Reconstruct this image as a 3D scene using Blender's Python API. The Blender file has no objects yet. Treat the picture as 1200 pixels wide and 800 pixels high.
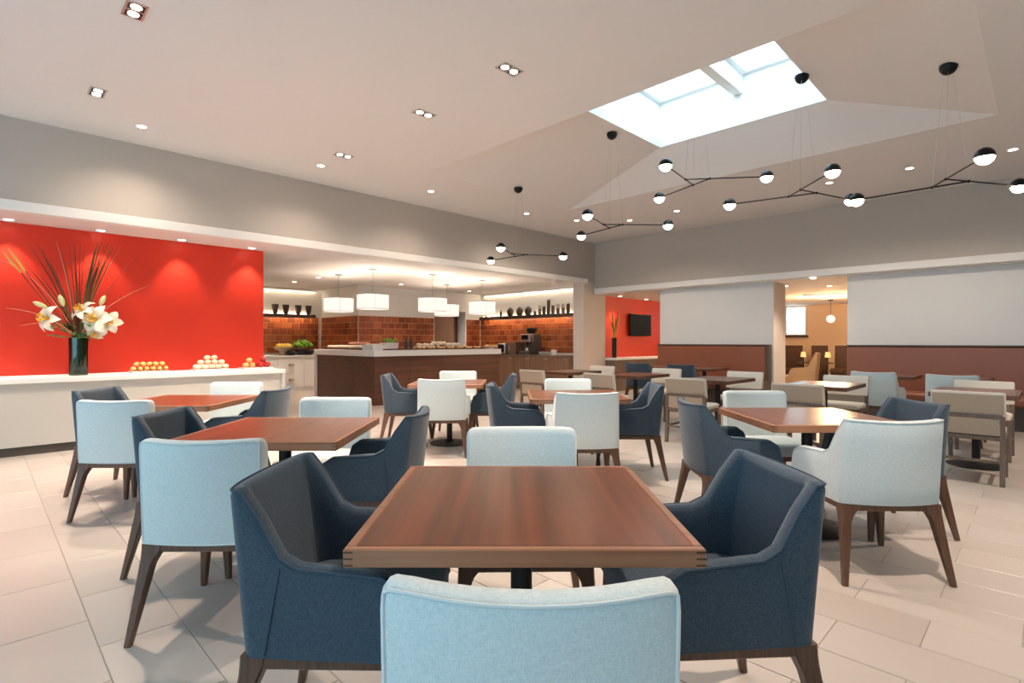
import bpy, math, random
from mathutils import Vector, Matrix
random.seed(7)
R2 = math.sqrt(2.0)
# ------------------------------------------------------------------ camera, world, exposure
F, HY, EYE = 625.0, 400.0, 1.25           # focal length and horizon in photo pixels, eye height
scene = bpy.context.scene
col = scene.collection
cam = bpy.data.objects.new('camera', bpy.data.cameras.new('camera'))
col.objects.link(cam)
cam.data.sensor_width = 36.0
cam.data.lens = 36.0 * F / 1200.0
cam.data.clip_start = 0.05
cam.location = (0, 0, EYE)
cam.rotation_euler = (math.radians(90), 0, 0)
scene.camera = cam
world = bpy.data.worlds.new('overcast_sky'); scene.world = world
world.use_nodes = True
bg = world.node_tree.nodes['Background']
bg.inputs[0].default_value = (0.58, 0.86, 1.0, 1)
bg.inputs[1].default_value = 7.5
vs = scene.view_settings
vs.view_transform = 'Standard'; vs.look = 'None'; vs.gamma = 1.0; vs.use_curve_mapping = False
vs.exposure = 0.22
WARM = (1.0, 0.80, 0.64)
POW_TWIN, POW_ROUND, POW_WASH, POW_BUFFET, GLOBE, SHADE, DRUM = 170, 70, 40, 85, 20, 1.05, 28

# ------------------------------------------------------------------ pixel / room helpers
def W(u, v, z=0.0):                       # room axes (45 degrees to the view) -> world
    return Vector(((u - v) / R2, (u + v) / R2, z))
def at_z(px, py, z):                      # photo pixel on a level at height z
    d = (z - EYE) * F / (HY - py)
    return Vector(((px - 600) / F * d, d, z))
def on_v(px, v):                          # photo column where it meets the plane v -> (u, depth)
    k = (px - 600) / F; d = v * R2 / (1 - k)
    return (1 + k) / R2 * d, d
def on_u(px, u):
    k = (px - 600) / F; d = u * R2 / (1 + k)
    return (1 - k) / R2 * d, d
def uv_of(p): return ((p[0] + p[1]) / R2, (p[1] - p[0]) / R2)
A45 = math.radians(45)

# ------------------------------------------------------------------ materials
def nodes_of(name):
    m = bpy.data.materials.new(name); m.use_nodes = True
    nt = m.node_tree; return m, nt, nt.nodes['Principled BSDF']
def mat(name, color, rough=0.5, metal=0.0, spec=0.5, noise=0.0, nscale=8.0, bump=0.0, bscale=60.0, coat=0.0):
    m, nt, b = nodes_of(name)
    b.inputs['Base Color'].default_value = (*color, 1)
    b.inputs['Roughness'].default_value = rough
    b.inputs['Metallic'].default_value = metal
    b.inputs['Specular IOR Level'].default_value = spec
    b.inputs['Coat Weight'].default_value = coat
    tc = nt.nodes.new('ShaderNodeTexCoord')
    if noise > 0:
        n = nt.nodes.new('ShaderNodeTexNoise'); n.inputs['Scale'].default_value = nscale
        n.inputs['Detail'].default_value = 4
        nt.links.new(tc.outputs['Object'], n.inputs['Vector'])
        mx = nt.nodes.new('ShaderNodeMix'); mx.data_type = 'RGBA'
        mx.inputs[6].default_value = (*[c * (1 - noise) for c in color], 1)
        mx.inputs[7].default_value = (*[min(1, c * (1 + noise)) for c in color], 1)
        nt.links.new(n.outputs['Fac'], mx.inputs[0]); nt.links.new(mx.outputs[2], b.inputs['Base Color'])
    if bump > 0:
        n2 = nt.nodes.new('ShaderNodeTexNoise'); n2.inputs['Scale'].default_value = bscale
        nt.links.new(tc.outputs['Object'], n2.inputs['Vector'])
        bp = nt.nodes.new('ShaderNodeBump'); bp.inputs['Strength'].default_value = bump
        bp.inputs['Distance'].default_value = 0.003
        nt.links.new(n2.outputs['Fac'], bp.inputs['Height']); nt.links.new(bp.outputs['Normal'], b.inputs['Normal'])
    return m
def wood(name, c1, c2, axis='Y', rough=0.35, scale=14.0, coat=0.0):
    m, nt, b = nodes_of(name)
    b.inputs['Roughness'].default_value = rough; b.inputs['Coat Weight'].default_value = coat
    b.inputs['Coat Roughness'].default_value = 0.15
    tc = nt.nodes.new('ShaderNodeTexCoord'); facs = []
    for sc, st, det in ((scale*0.35, 0.25, 3), (scale*3.0, 0.03, 4)):
        mp = nt.nodes.new('ShaderNodeMapping')
        v = [sc, sc, sc]; v['XYZ'.index(axis)] = sc * st
        mp.inputs['Scale'].default_value = v
        nt.links.new(tc.outputs['Object'], mp.inputs['Vector'])
        n = nt.nodes.new('ShaderNodeTexNoise'); n.inputs['Scale'].default_value = 1.0; n.inputs['Detail'].default_value = det
        nt.links.new(mp.outputs['Vector'], n.inputs['Vector']); facs.append(n)
    mx = nt.nodes.new('ShaderNodeMix'); mx.inputs[0].default_value = 0.6
    nt.links.new(facs[0].outputs['Fac'], mx.inputs[2]); nt.links.new(facs[1].outputs['Fac'], mx.inputs[3])
    cr = nt.nodes.new('ShaderNodeValToRGB')
    cr.color_ramp.elements[0].position = 0.36; cr.color_ramp.elements[0].color = (*c1, 1)
    cr.color_ramp.elements[1].position = 0.64; cr.color_ramp.elements[1].color = (*c2, 1)
    nt.links.new(mx.outputs[0], cr.inputs['Fac']); nt.links.new(cr.outputs['Color'], b.inputs['Base Color'])
    return m
def fabric(name, c1, c2, rough=0.85):
    m, nt, b = nodes_of(name)
    b.inputs['Roughness'].default_value = rough; b.inputs['Specular IOR Level'].default_value = 0.2
    b.inputs['Sheen Weight'].default_value = 0.25; b.inputs['Sheen Roughness'].default_value = 0.5
    tc = nt.nodes.new('ShaderNodeTexCoord')
    mp = nt.nodes.new('ShaderNodeMapping'); mp.inputs['Scale'].default_value = (90, 90, 420)
    mp2 = nt.nodes.new('ShaderNodeMapping'); mp2.inputs['Scale'].default_value = (420, 420, 90)
    ns = []
    for q in (mp, mp2):
        nt.links.new(tc.outputs['Object'], q.inputs['Vector'])
        n = nt.nodes.new('ShaderNodeTexNoise'); n.inputs['Scale'].default_value = 1.0; n.inputs['Detail'].default_value = 2
        nt.links.new(q.outputs['Vector'], n.inputs['Vector']); ns.append(n)
    ad = nt.nodes.new('ShaderNodeMath'); ad.operation = 'ADD'
    nt.links.new(ns[0].outputs['Fac'], ad.inputs[0]); nt.links.new(ns[1].outputs['Fac'], ad.inputs[1])
    mr = nt.nodes.new('ShaderNodeMapRange'); mr.inputs['From Min'].default_value = 0.7; mr.inputs['From Max'].default_value = 1.3
    nt.links.new(ad.outputs[0], mr.inputs['Value'])
    mx = nt.nodes.new('ShaderNodeMix'); mx.data_type = 'RGBA'
    mx.inputs[6].default_value = (*c1, 1); mx.inputs[7].default_value = (*c2, 1)
    nt.links.new(mr.outputs[0], mx.inputs[0]); nt.links.new(mx.outputs[2], b.inputs['Base Color'])
    bp = nt.nodes.new('ShaderNodeBump'); bp.inputs['Strength'].default_value = 0.35; bp.inputs['Distance'].default_value = 0.0015
    nt.links.new(mr.outputs[0], bp.inputs['Height']); nt.links.new(bp.outputs['Normal'], b.inputs['Normal'])
    return m
def tile_mat(name, cols, rough, bump=0.0, noise_scale=3.0):   # colour differs from piece to piece
    m, nt, b = nodes_of(name)
    b.inputs['Roughness'].default_value = rough
    oi = nt.nodes.new('ShaderNodeObjectInfo'); cr = nt.nodes.new('ShaderNodeValToRGB')
    els = cr.color_ramp.elements
    while len(els) < len(cols): els.new(0.5)
    for i, c in enumerate(cols):
        els[i].position = i / (len(cols) - 1); els[i].color = (*c, 1)
    tc = nt.nodes.new('ShaderNodeTexCoord')
    n = nt.nodes.new('ShaderNodeTexNoise'); n.inputs['Scale'].default_value = noise_scale; n.inputs['Detail'].default_value = 5
    nt.links.new(tc.outputs['Object'], n.inputs['Vector'])
    ad = nt.nodes.new('ShaderNodeMath'); ad.operation = 'MULTIPLY_ADD'; ad.inputs[1].default_value = 0.6; ad.inputs[2].default_value = -0.3
    nt.links.new(n.outputs['Fac'], ad.inputs[0])
    a2 = nt.nodes.new('ShaderNodeMath'); a2.operation = 'ADD'
    nt.links.new(oi.outputs['Random'], a2.inputs[0]); nt.links.new(ad.outputs[0], a2.inputs[1])
    nt.links.new(a2.outputs[0], cr.inputs['Fac']); nt.links.new(cr.outputs['Color'], b.inputs['Base Color'])
    return m
def emit(name, color, strength):
    m = bpy.data.materials.new(name); m.use_nodes = True
    nt = m.node_tree; nt.nodes.remove(nt.nodes['Principled BSDF'])
    e = nt.nodes.new('ShaderNodeEmission'); e.inputs[0].default_value = (*color, 1); e.inputs[1].default_value = strength
    nt.links.new(e.outputs[0], nt.nodes['Material Output'].inputs[0]); return m
def pane(name, tint=(1, 1, 1), refl=0.06):
    m = bpy.data.materials.new(name); m.use_nodes = True
    nt = m.node_tree; nt.nodes.remove(nt.nodes['Principled BSDF'])
    t = nt.nodes.new('ShaderNodeBsdfTransparent'); t.inputs[0].default_value = (*tint, 1)
    g = nt.nodes.new('ShaderNodeBsdfGlossy'); g.inputs['Roughness'].default_value = 0.03
    mx = nt.nodes.new('ShaderNodeMixShader'); mx.inputs[0].default_value = refl
    nt.links.new(t.outputs[0], mx.inputs[1]); nt.links.new(g.outputs[0], mx.inputs[2])
    nt.links.new(mx.outputs[0], nt.nodes['Material Output'].inputs[0]); return m

M = dict(
    ceiling=mat('ceiling_paint', (0.79, 0.775, 0.77), 0.9, noise=0.01),
    beam=mat('taupe_paint', (0.52, 0.475, 0.425), 0.85, noise=0.02),
    panel=mat('pale_wall_covering', (0.68, 0.695, 0.69), 0.6, noise=0.02, nscale=3),
    white=mat('white_paint', (0.82, 0.81, 0.79), 0.55),
    jamb=mat('beige_paint', (0.70, 0.61, 0.53), 0.75),
    red=mat('red_paint', (0.68, 0.040, 0.018), 0.42, spec=0.4),
    red2=mat('orange_red_paint', (0.72, 0.045, 0.008), 0.45),
    peach=mat('peach_paint', (0.80, 0.58, 0.40), 0.8),
    grout=mat('floor_grout', (0.40, 0.35, 0.31), 0.9),
    ftile=tile_mat('beige_floor_tile', [(0.475, 0.42, 0.375), (0.52, 0.465, 0.42), (0.555, 0.505, 0.46)], 0.33, noise_scale=2.2),
    wgrout=mat('tile_grout', (0.62, 0.36, 0.20), 0.85),
    wtile=tile_mat('glazed_brown_tile', [(0.17, 0.035, 0.012), (0.24, 0.055, 0.016), (0.34, 0.095, 0.025)], 0.32, noise_scale=9),
    table=wood('reddish_table_wood', (0.075, 0.019, 0.007), (0.20, 0.054, 0.020), 'Y', 0.28, 9),
    edge=wood('table_edge_wood', (0.25, 0.105, 0.055), (0.36, 0.165, 0.09), 'X', 0.35, 16),
    joint=mat('dark_joint_wood', (0.10, 0.04, 0.02), 0.4),
    dtable=wood('dark_table_wood', (0.085, 0.033, 0.018), (0.17, 0.065, 0.034), 'X', 0.30, 9),
    leg=wood('walnut_leg_wood', (0.075, 0.034, 0.019), (0.15, 0.070, 0.040), 'Z', 0.38, 30),
    taupe_wood=wood('grey_brown_wood', (0.13, 0.09, 0.065), (0.21, 0.15, 0.11), 'Z', 0.4, 25),
    panelwood=wood('dark_panel_wood', (0.085, 0.033, 0.019), (0.165, 0.067, 0.038), 'X', 0.4, 6),
    cabwood=wood('brown_cabinet_wood', (0.19, 0.105, 0.062), (0.27, 0.15, 0.09), 'Z', 0.45, 14),
    doorwood=wood('brown_door_wood', (0.13, 0.07, 0.045), (0.19, 0.105, 0.07), 'Z', 0.45, 14),
    navy=fabric('slate_blue_fabric', (0.030, 0.049, 0.070), (0.066, 0.095, 0.128)),
    pale=fabric('pale_blue_fabric', (0.53, 0.61, 0.62), (0.68, 0.745, 0.745)),
    navypipe=mat('slate_blue_piping', (0.045, 0.07, 0.10), 0.8),
    palepipe=mat('pale_piping', (0.64, 0.69, 0.69), 0.8),
    cream=mat('cream_leatherette', (0.74, 0.66, 0.56), 0.5, noise=0.03),
    tan=mat('tan_fabric', (0.46, 0.37, 0.28), 0.8, noise=0.05, nscale=40),
    leather=mat('brown_leather', (0.25, 0.086, 0.045), 0.36, noise=0.08, nscale=4, bump=0.15, bscale=120),
    black=mat('black_metal', (0.012, 0.012, 0.013), 0.35, metal=0.6),
    iron=mat('dark_iron', (0.022, 0.019, 0.018), 0.5, metal=0.4),
    chrome=mat('brushed_steel', (0.55, 0.54, 0.52), 0.3, metal=1.0),
    bulb=emit('warm_bulb_glow', (1.0, 0.80, 0.58), GLOBE),
    lens=emit('downlight_glow', (1.0, 0.84, 0.68), 12),
    shade=emit('lit_lamp_shade', (1.0, 0.85, 0.73), SHADE),
    led=emit('warm_led_strip', (1.0, 0.78, 0.54), 15),
    ledw=emit('warm_white_led', (1.0, 0.68, 0.38), 38),
    amber=emit('amber_lamp_shade', (1.0, 0.60, 0.20), 1.2),
    glass=pane('clear_glass', (0.97, 0.99, 1.0)),
    tinted=pane('tinted_window_glass', (0.60, 0.63, 0.65)),  # tint added to weaken the window daylight against the skylight
    ledge=mat('ledge_paint', (0.56, 0.53, 0.475), 0.6),
    vaseglass=pane('green_vase_glass', (0.28, 0.52, 0.36), 0.08),
    clear=pane('clear_jar_glass', (0.85, 0.82, 0.76), 0.10),
    screen=mat('black_screen', (0.006, 0.006, 0.006), 0.4, spec=0.1),
    blackvase=mat('black_ceramic', (0.012, 0.010, 0.010), 0.3),
    ceramic=mat('white_ceramic', (0.82, 0.80, 0.77), 0.25),
    darkpot=mat('dark_brown_ceramic', (0.055, 0.038, 0.030), 0.4),
    stem=mat('green_stem', (0.05, 0.14, 0.035), 0.5),
    reed=mat('brown_reed', (0.16, 0.055, 0.022), 0.6),
    greenreed=mat('olive_reed', (0.14, 0.12, 0.02), 0.6),
    yreed=mat('yellow_reed', (0.80, 0.50, 0.08), 0.6),
    paleplant=mat('pale_grass', (0.62, 0.30, 0.20), 0.6),
    petal=mat('cream_petal', (0.86, 0.82, 0.66), 0.5),
    pollen=mat('yellow_stamen', (0.75, 0.42, 0.03), 0.6),
    bud=mat('pale_green_bud', (0.70, 0.72, 0.36), 0.5),
    bread=mat('golden_pastry', (0.78, 0.50, 0.17), 0.5, noise=0.2, nscale=30),
    roll=mat('pale_bread_roll', (0.86, 0.73, 0.52), 0.6, noise=0.12, nscale=25),
    apple=mat('red_apple', (0.45, 0.02, 0.015), 0.25, noise=0.3, nscale=14),
    peachf=mat('peach_fruit', (0.82, 0.45, 0.16), 0.4, noise=0.15, nscale=14),
    melon=mat('yellow_melon', (0.80, 0.58, 0.10), 0.4, noise=0.1, nscale=12),
    leaf=mat('lettuce_leaf', (0.16, 0.36, 0.03), 0.5, noise=0.3, nscale=18),
    bowl=mat('dark_bowl', (0.03, 0.028, 0.028), 0.3),
    tray=mat('dark_red_wood_tray', (0.10, 0.022, 0.012), 0.4),
    ham=mat('pink_ham', (0.70, 0.27, 0.19), 0.4, noise=0.2, nscale=30),
    choc=mat('brown_pastry', (0.36, 0.13, 0.045), 0.4, noise=0.2, nscale=30),
    machine=mat('dark_grey_plastic', (0.055, 0.052, 0.052), 0.35),
    brownbox=mat('brown_box_metal', (0.16, 0.095, 0.065), 0.4),
    toe=mat('brown_baseboard', (0.085, 0.065, 0.05), 0.5),
    lounge=mat('tan_brown_upholstery', (0.36, 0.22, 0.11), 0.7, noise=0.06, nscale=20),
    booth=wood('dark_booth_wood', (0.05, 0.024, 0.014), (0.10, 0.05, 0.03), 'X', 0.4, 10),
    seed=mat('brown_beans', (0.16, 0.09, 0.05), 0.6, noise=0.3, nscale=80),
)

# ------------------------------------------------------------------ mesh helpers
class MB:
    def __init__(s): s.v = []; s.f = []
    def add(s, vs, fs):
        o = len(s.v); s.v += [tuple(p) for p in vs]; s.f += [tuple(i + o for i in f) for f in fs]; return s
    def box(s, x0, x1, y0, y1, z0, z1):
        return s.add([(x0,y0,z0),(x1,y0,z0),(x1,y1,z0),(x0,y1,z0),(x0,y0,z1),(x1,y0,z1),(x1,y1,z1),(x0,y1,z1)],
            [(0,3,2,1),(4,5,6,7),(0,1,5,4),(1,2,6,5),(2,3,7,6),(3,0,4,7)])
    def rbox(s, x0, x1, y0, y1, z0, z1, r):              # box with chamfered edges
        vs = []; idx = {}
        X = (x0, x1); Y = (y0, y1); Z = (z0, z1)
        for i in (0, 1):
            for j in (0, 1):
                for k in (0, 1):
                    dx = r if i == 0 else -r; dy = r if j == 0 else -r; dz = r if k == 0 else -r
                    idx[i,j,k,0] = len(vs); vs.append((X[i], Y[j]+dy, Z[k]+dz))
                    idx[i,j,k,1] = len(vs); vs.append((X[i]+dx, Y[j], Z[k]+dz))
                    idx[i,j,k,2] = len(vs); vs.append((X[i]+dx, Y[j]+dy, Z[k]))
        g = lambda i,j,k,a: idx[i,j,k,a]
        fs = []
        cyc = [(0,0),(1,0),(1,1),(0,1)]
        for q in (0, 1):
            for a in range(3):
                f = []
                for (m, n) in cyc:
                    t = [0,0,0]; t[a] = q; t[(a+1)%3] = m; t[(a+2)%3] = n
                    f.append(g(*t, a))
                fs.append(f if q else f[::-1])
        for a in range(3):                                # edges run along axis a
            b, c = (a+1)%3, (a+2)%3
            for m in (0, 1):
                for n in (0, 1):
                    t0 = [0,0,0]; t0[b] = m; t0[c] = n; t1 = list(t0); t1[a] = 1
                    f = [g(*t0, b), g(*t1, b), g(*t1, c), g(*t0, c)]
                    fs.append(f if (m ^ n) else f[::-1])
        for i in (0, 1):
            for j in (0, 1):
                for k in (0, 1):
                    f = [g(i,j,k,0), g(i,j,k,1), g(i,j,k,2)]
                    fs.append(f if (i+j+k) % 2 else f[::-1])
        return s.add(vs, fs)
    def loft(s, secs, cap=True, closed=True):
        n = len(secs[0]); vs = [p for q in secs for p in q]; fs = []
        for i in range(len(secs) - 1):
            for j in range(n if closed else n - 1):
                a = i*n + j; b = i*n + (j+1) % n
                fs.append((a, b, b + n, a + n))
        if cap:
            fs.append(tuple(range(n))[::-1]); fs.append(tuple((len(secs)-1)*n + j for j in range(n)))
        return s.add(vs, fs)
    def lathe(s, prof, n=20, c=(0,0,0), cap=True):
        secs = [[(c[0]+r*math.cos(2*math.pi*j/n), c[1]+r*math.sin(2*math.pi*j/n), c[2]+z) for j in range(n)] for r, z in prof]
        return s.loft(secs, cap)
    def tube(s, pts, r, n=8):
        pts = [Vector(p) for p in pts]; rr = r if isinstance(r, (list, tuple)) else [r]*len(pts)
        secs = []; prev = None
        for i, p in enumerate(pts):
            t = (pts[min(i+1, len(pts)-1)] - pts[max(i-1, 0)]).normalized()
            if prev is None:
                a = Vector((0,0,1)) if abs(t.z) < 0.9 else Vector((1,0,0))
                x = t.cross(a).normalized()
            else:
                x = (prev - t * prev.dot(t)).normalized()
            prev = x; y = t.cross(x)
            secs.append([p + (x*math.cos(2*math.pi*j/n) + y*math.sin(2*math.pi*j/n))*rr[i] for j in range(n)])
        return s.loft(secs)
    def ball(s, c, rx, ry=None, rz=None, n=12, m=8, z0=-1.0, z1=1.0):
        ry = rx if ry is None else ry; rz = rx if rz is None else rz
        secs = []
        a0 = math.asin(z0); a1 = math.asin(z1)
        for i in range(m+1):
            a = a0 + (a1-a0)*i/m; cr = max(math.cos(a), 0.02)
            secs.append([(c[0]+rx*cr*math.cos(2*math.pi*j/n), c[1]+ry*cr*math.sin(2*math.pi*j/n), c[2]+rz*math.sin(a)) for j in range(n)])
        return s.loft(secs)
    def mesh(s, name, material, angle=35):
        me = bpy.data.meshes.new(name); me.from_pydata(s.v, [], s.f); me.update()
        me.materials.append(material)
        if angle:
            me.polygons.foreach_set('use_smooth', [True]*len(me.polygons))
            me.set_sharp_from_angle(angle=math.radians(angle))
        return me
    def build(s, name, material, parent=None, angle=35):
        o = bpy.data.objects.new(name, s.mesh(name, material if not isinstance(material, str) else M[material], angle))
        col.objects.link(o)
        if parent is not None: o.parent = parent
        return o
def tag(o, label=None, cat=None, group=None, kind=None):
    if label: o['label'] = label
    if cat: o['category'] = cat
    if group: o['group'] = group
    if kind: o['kind'] = kind
    return o
def empty(name, loc=(0,0,0), rz=0.0, label=None, cat=None, group=None, kind=None):
    o = bpy.data.objects.new(name, None); col.objects.link(o)
    o.empty_display_size = 0.1; o.location = loc; o.rotation_euler = (0,0,rz)
    return tag(o, label, cat, group, kind)
def struct(name, mb, material, label, angle=0):
    o = mb.build(name, material, None, angle); o.rotation_euler = (0,0,A45)
    return tag(o, label, None, None, 'structure')
kids = {}
def copy_tree(o, parent=None):
    c = o.copy(); col.objects.link(c); c.parent = parent
    for ch in [x for x in o.children]: copy_tree(ch, c)
    return c
class Proto:                                # first use moves the thing itself, later uses copy it
    def __init__(s, make): s.make = make; s.o = None
    def put(s, loc, rz, label, group=None, cat=None):
        if s.o is None: s.o = o = s.make(); s.kids = True
        else: o = copy_tree(s.o)
        o.location = loc; o.rotation_euler = (0,0,rz)
        o['label'] = label
        if group: o['group'] = group
        elif 'group' in o: del o['group']
        if cat: o['category'] = cat
        return o
def light(kind, name, loc, power, color, parent, size=0.03, angle=90, blend=0.4, direction=(0,0,-1)):
    d = bpy.data.lights.new(name, kind); d.energy = power; d.color = color
    d.shadow_soft_size = size
    if kind == 'SPOT': d.spot_size = math.radians(angle); d.spot_blend = blend
    o = bpy.data.objects.new(name, d); col.objects.link(o); o.location = loc
    o.rotation_euler = Vector(direction).to_track_quat('-Z', 'Y').to_euler()
    o.parent = parent
    return o

# ------------------------------------------------------------------ the room shell (built in room axes u, v)
ZC = 3.66                                  # main ceiling
UW, VR = -4.5, -4.5                        # window wall and rear wall, behind the photographer
UR, VL = 10.74, 7.85                       # right beam wall, left beam wall
CU0, CU1, CV0, CV1 = 4.516, 7.66, 0.354, 6.17     # foot of the ceiling coffer
OU0, OU1, OV0, OV1, ZO, ZG = 5.22, 6.95, 1.79, 3.93, 4.05, 4.75   # skylight opening, shaft top
def coffer_z(u, v):
    t = min((u-CU0)/(OU0-CU0), (CU1-u)/(CU1-OU1), (v-CV0)/(OV0-CV0), (CV1-v)/(CV1-OV1), 1)
    return ZC + (ZO-ZC)*max(t, 0)

# floor: bed + tiles
ROW, LEN, U0R, V0R = 0.297, 0.594, 2.428, 0.66
struct('floor', MB().box(UW-0.2, 19.0, VR-0.2, 14.4, -0.12, -0.004), M['grout'], 'beige tiled floor laid in running bond')
floor = bpy.data.objects['floor']
g = 0.0022
tmesh = MB().rbox(g, ROW-g, g, LEN-g, -0.012, 0, 0.0015).mesh('floor_tile', M['ftile'], 0)
cells = []
k0 = int((UW-U0R)/ROW)-1; k1 = int((19.0-U0R)/ROW)
for k in range(k0, k1):
    u = U0R + k*ROW
    off = V0R if k % 2 == 0 else V0R - LEN/2
    n0 = int((VR-off)/LEN)-1
    for n in range(n0, int((14.4-off)/LEN)):
        v = off + n*LEN
        if u < UW-0.2 or v < VR-0.2: continue
        p = W(u+ROW/2, v+LEN/2)
        inroom = (u < 11.2 and v < 8.0) or u >= 11.2 or (u > 3.1 and v >= 8.0)
        if not inroom: continue
        vis = p.y > 1.4 and abs(p.x/p.y) < 1.02 and u < 11.0 and v < 7.8 and p.y*0.64 > 0.9
        cells.append((p.y if vis else 1e3+p.y, u, v))
cells.sort()
rest = MB()
for i, (d, u, v) in enumerate(cells):
    if i < 300 and d < 900:
        o = bpy.data.objects.new('floor_tile', tmesh); col.objects.link(o)
        o.parent = floor; o.location = (u, v, random.uniform(-0.0006, 0.0))
    else:
        rest.rbox(u+g, u+ROW-g, v+g, v+LEN-g, -0.012, -0.0004, 0.0015)
tag(rest.build('tile_field', 'ftile', floor, 0), kind='stuff')

# ceiling with coffer, shaft and skylight
c = MB()
for (a0, a1, b0, b1) in ((UW-0.2, CU0, VR-0.2, VL+0.2), (CU1, UR+0.2, VR-0.2, VL+0.2), (CU0, CU1, VR-0.2, CV0), (CU0, CU1, CV1, VL+0.2)):
    c.add([(a0,b0,ZC),(a1,b0,ZC),(a1,b1,ZC),(a0,b1,ZC)], [(0,3,2,1)])
base = [(CU0,CV0,ZC),(CU1,CV0,ZC),(CU1,CV1,ZC),(CU0,CV1,ZC)]
op = [(OU0,OV0,ZO),(OU1,OV0,ZO),(OU1,OV1,ZO),(OU0,OV1,ZO)]
tp = [(x,y,ZG) for x,y,_ in op]
for i in range(4):
    j = (i+1) % 4
    c.add([base[i], base[j], op[j], op[i]], [(0,3,2,1)])
    c.add([op[i], op[j], tp[j], tp[i]], [(0,3,2,1)])
# roof slab above the flat parts keeps the sky out
c.box(UW-0.2, OU0-0.02, VR-0.2, VL+0.2, ZG-0.1, ZG); c.box(OU1+0.02, UR+0.2, VR-0.2, VL+0.2, ZG-0.1, ZG)
c.box(OU0-0.02, OU1+0.02, VR-0.2, OV0-0.02, ZG-0.1, ZG); c.box(OU0-0.02, OU1+0.02, OV1+0.02, VL+0.2, ZG-0.1, ZG)
struct('ceiling', c, M['ceiling'], 'white ceiling rising in a hipped coffer to a skylight')
sky = struct('window_1', MB().box(OU0, OU1, 2.75, 2.87, 4.44, ZG-0.05), M['white'], 'twin-pane skylight at the top of the ceiling coffer')
for (b0, b1) in ((OV0, 2.75), (2.87, OV1)):
    fr = MB()
    fr.box(OU0, OU1, b0, b0+0.07, ZG-0.08, ZG+0.05).box(OU0, OU1, b1-0.07, b1, ZG-0.08, ZG+0.05)
    fr.box(OU0, OU0+0.07, b0+0.07, b1-0.07, ZG-0.08, ZG+0.05).box(OU1-0.07, OU1, b0+0.07, b1-0.07, ZG-0.08, ZG+0.05)
    f = fr.build('window_frame', 'white', sky, 0)
    MB().box(OU0+0.05, OU1-0.05, b0+0.05, b1-0.05, ZG+0.01, ZG+0.02).build('pane', 'glass', sky, 0)

# left side: beam, trim, red wall, soffit
struct('wall_left', MB().box(UW, UR, VL, VL+0.25, 2.70, ZG-0.1), M['beam'], 'taupe upper wall above the red wall and buffet opening')
struct('trim_1', MB().rbox(UW, 10.33, VL-0.10, VL+0.05, 2.64, 2.755, 0.008), M['white'], 'white trim along the bottom of the taupe wall over the buffet')
URED = 3.14
struct('wall_red', MB().box(UW, URED, 8.62, 8.80, 0.0, 2.70), M['red'], 'bright red wall behind the lily vase')
struct('ceiling_buffet', MB().box(UW, UR+0.3, VL+0.04, 14.4, 2.655, 2.72), M['ceiling'], 'low white ceiling over the buffet and red wall')
struct('wall_pier', MB().box(10.29, 11.18, VL, 8.17, 0, 2.66), M['jamb'], 'beige pier at the corner between buffet and television alcove')
struct('trim_2', MB().box(UR-0.02, 11.3, VL-0.02, VL+0.25, 2.42, 2.72), M['jamb'], 'short beige wall over the corner pier')
# right side
struct('wall_right', MB().box(UR, UR+0.25, VR, VL+0.25, 2.50, ZG-0.1), M['beam'], 'taupe upper wall above the banquettes and lounge doorway')
struct('trim_3', MB().rbox(UR-0.10, UR+0.06, VR, VL-0.04, 2.42, 2.545, 0.008), M['white'], 'white trim along the bottom of the taupe wall over the banquettes')
VP0, VP1, VP2 = 2.46, 3.69, 6.10
struct('wall_right_panel', MB().box(UR+0.05, UR+0.35, VR, VP0, 0, 2.5), M['panel'], 'pale wall panel above the long brown banquette')
lp = struct('wall_alcove_panel', MB().box(UR+0.05, 11.44, VP1+0.005, VP2, 0, 2.5), M['panel'], 'pale wall panel between television alcove and lounge doorway')
struct('trim_4', MB().box(UR+0.04, 11.44, VP1-0.005, VP1+0.005, 0, 2.44), M['jamb'], 'beige reveal at the side of the lounge doorway')
struct('ceiling_lounge', MB().box(UR-0.02, 19.0, VR, 8.1, 2.40, 2.47), mat('lounge_ceiling_paint', (0.80, 0.72, 0.64), 0.9), 'low ceiling over the lounge beyond the doorway')
struct('wall_alcove', MB().box(11.18, 14.6, 7.90, 8.10, 0, 2.41), M['red2'], 'orange red wall behind the television')
struct('wall_lounge', MB().box(18.7, 18.9, VR, 5.40, 0, 2.41).box(18.7, 18.9, 6.02, 8.1, 0, 2.41).box(18.7, 18.9, 5.40, 6.02, 0, 1.45).box(18.7, 18.9, 5.40, 6.02, 2.38, 2.41), M['peach'], 'peach end wall of the lounge around its window')
struct('wall_lounge_side', MB().box(14.6, 18.9, 7.90, 8.10, 0, 2.41).box(UR+0.35, 18.9, VR-0.2, VR, 0, 2.41), M['peach'], 'peach side walls of the lounge')
w2 = struct('window_2', MB().box(18.68, 18.78, 5.40, 5.44, 1.45, 2.38).box(18.68, 18.78, 5.98, 6.02, 1.45, 2.38).box(18.68, 18.78, 5.44, 5.98, 1.45, 1.49).box(18.68, 18.78, 5.44, 5.98, 2.34, 2.38), M['white'], 'bright window in the peach wall of the lounge')
MB().box(18.72, 18.73, 5.44, 5.98, 1.49, 2.34).build('pane', 'glass', w2, 0)
MB().box(18.58, 18.80, 5.34, 6.08, 1.38, 1.45).build('window_sill', 'booth', w2, 0)
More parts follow.
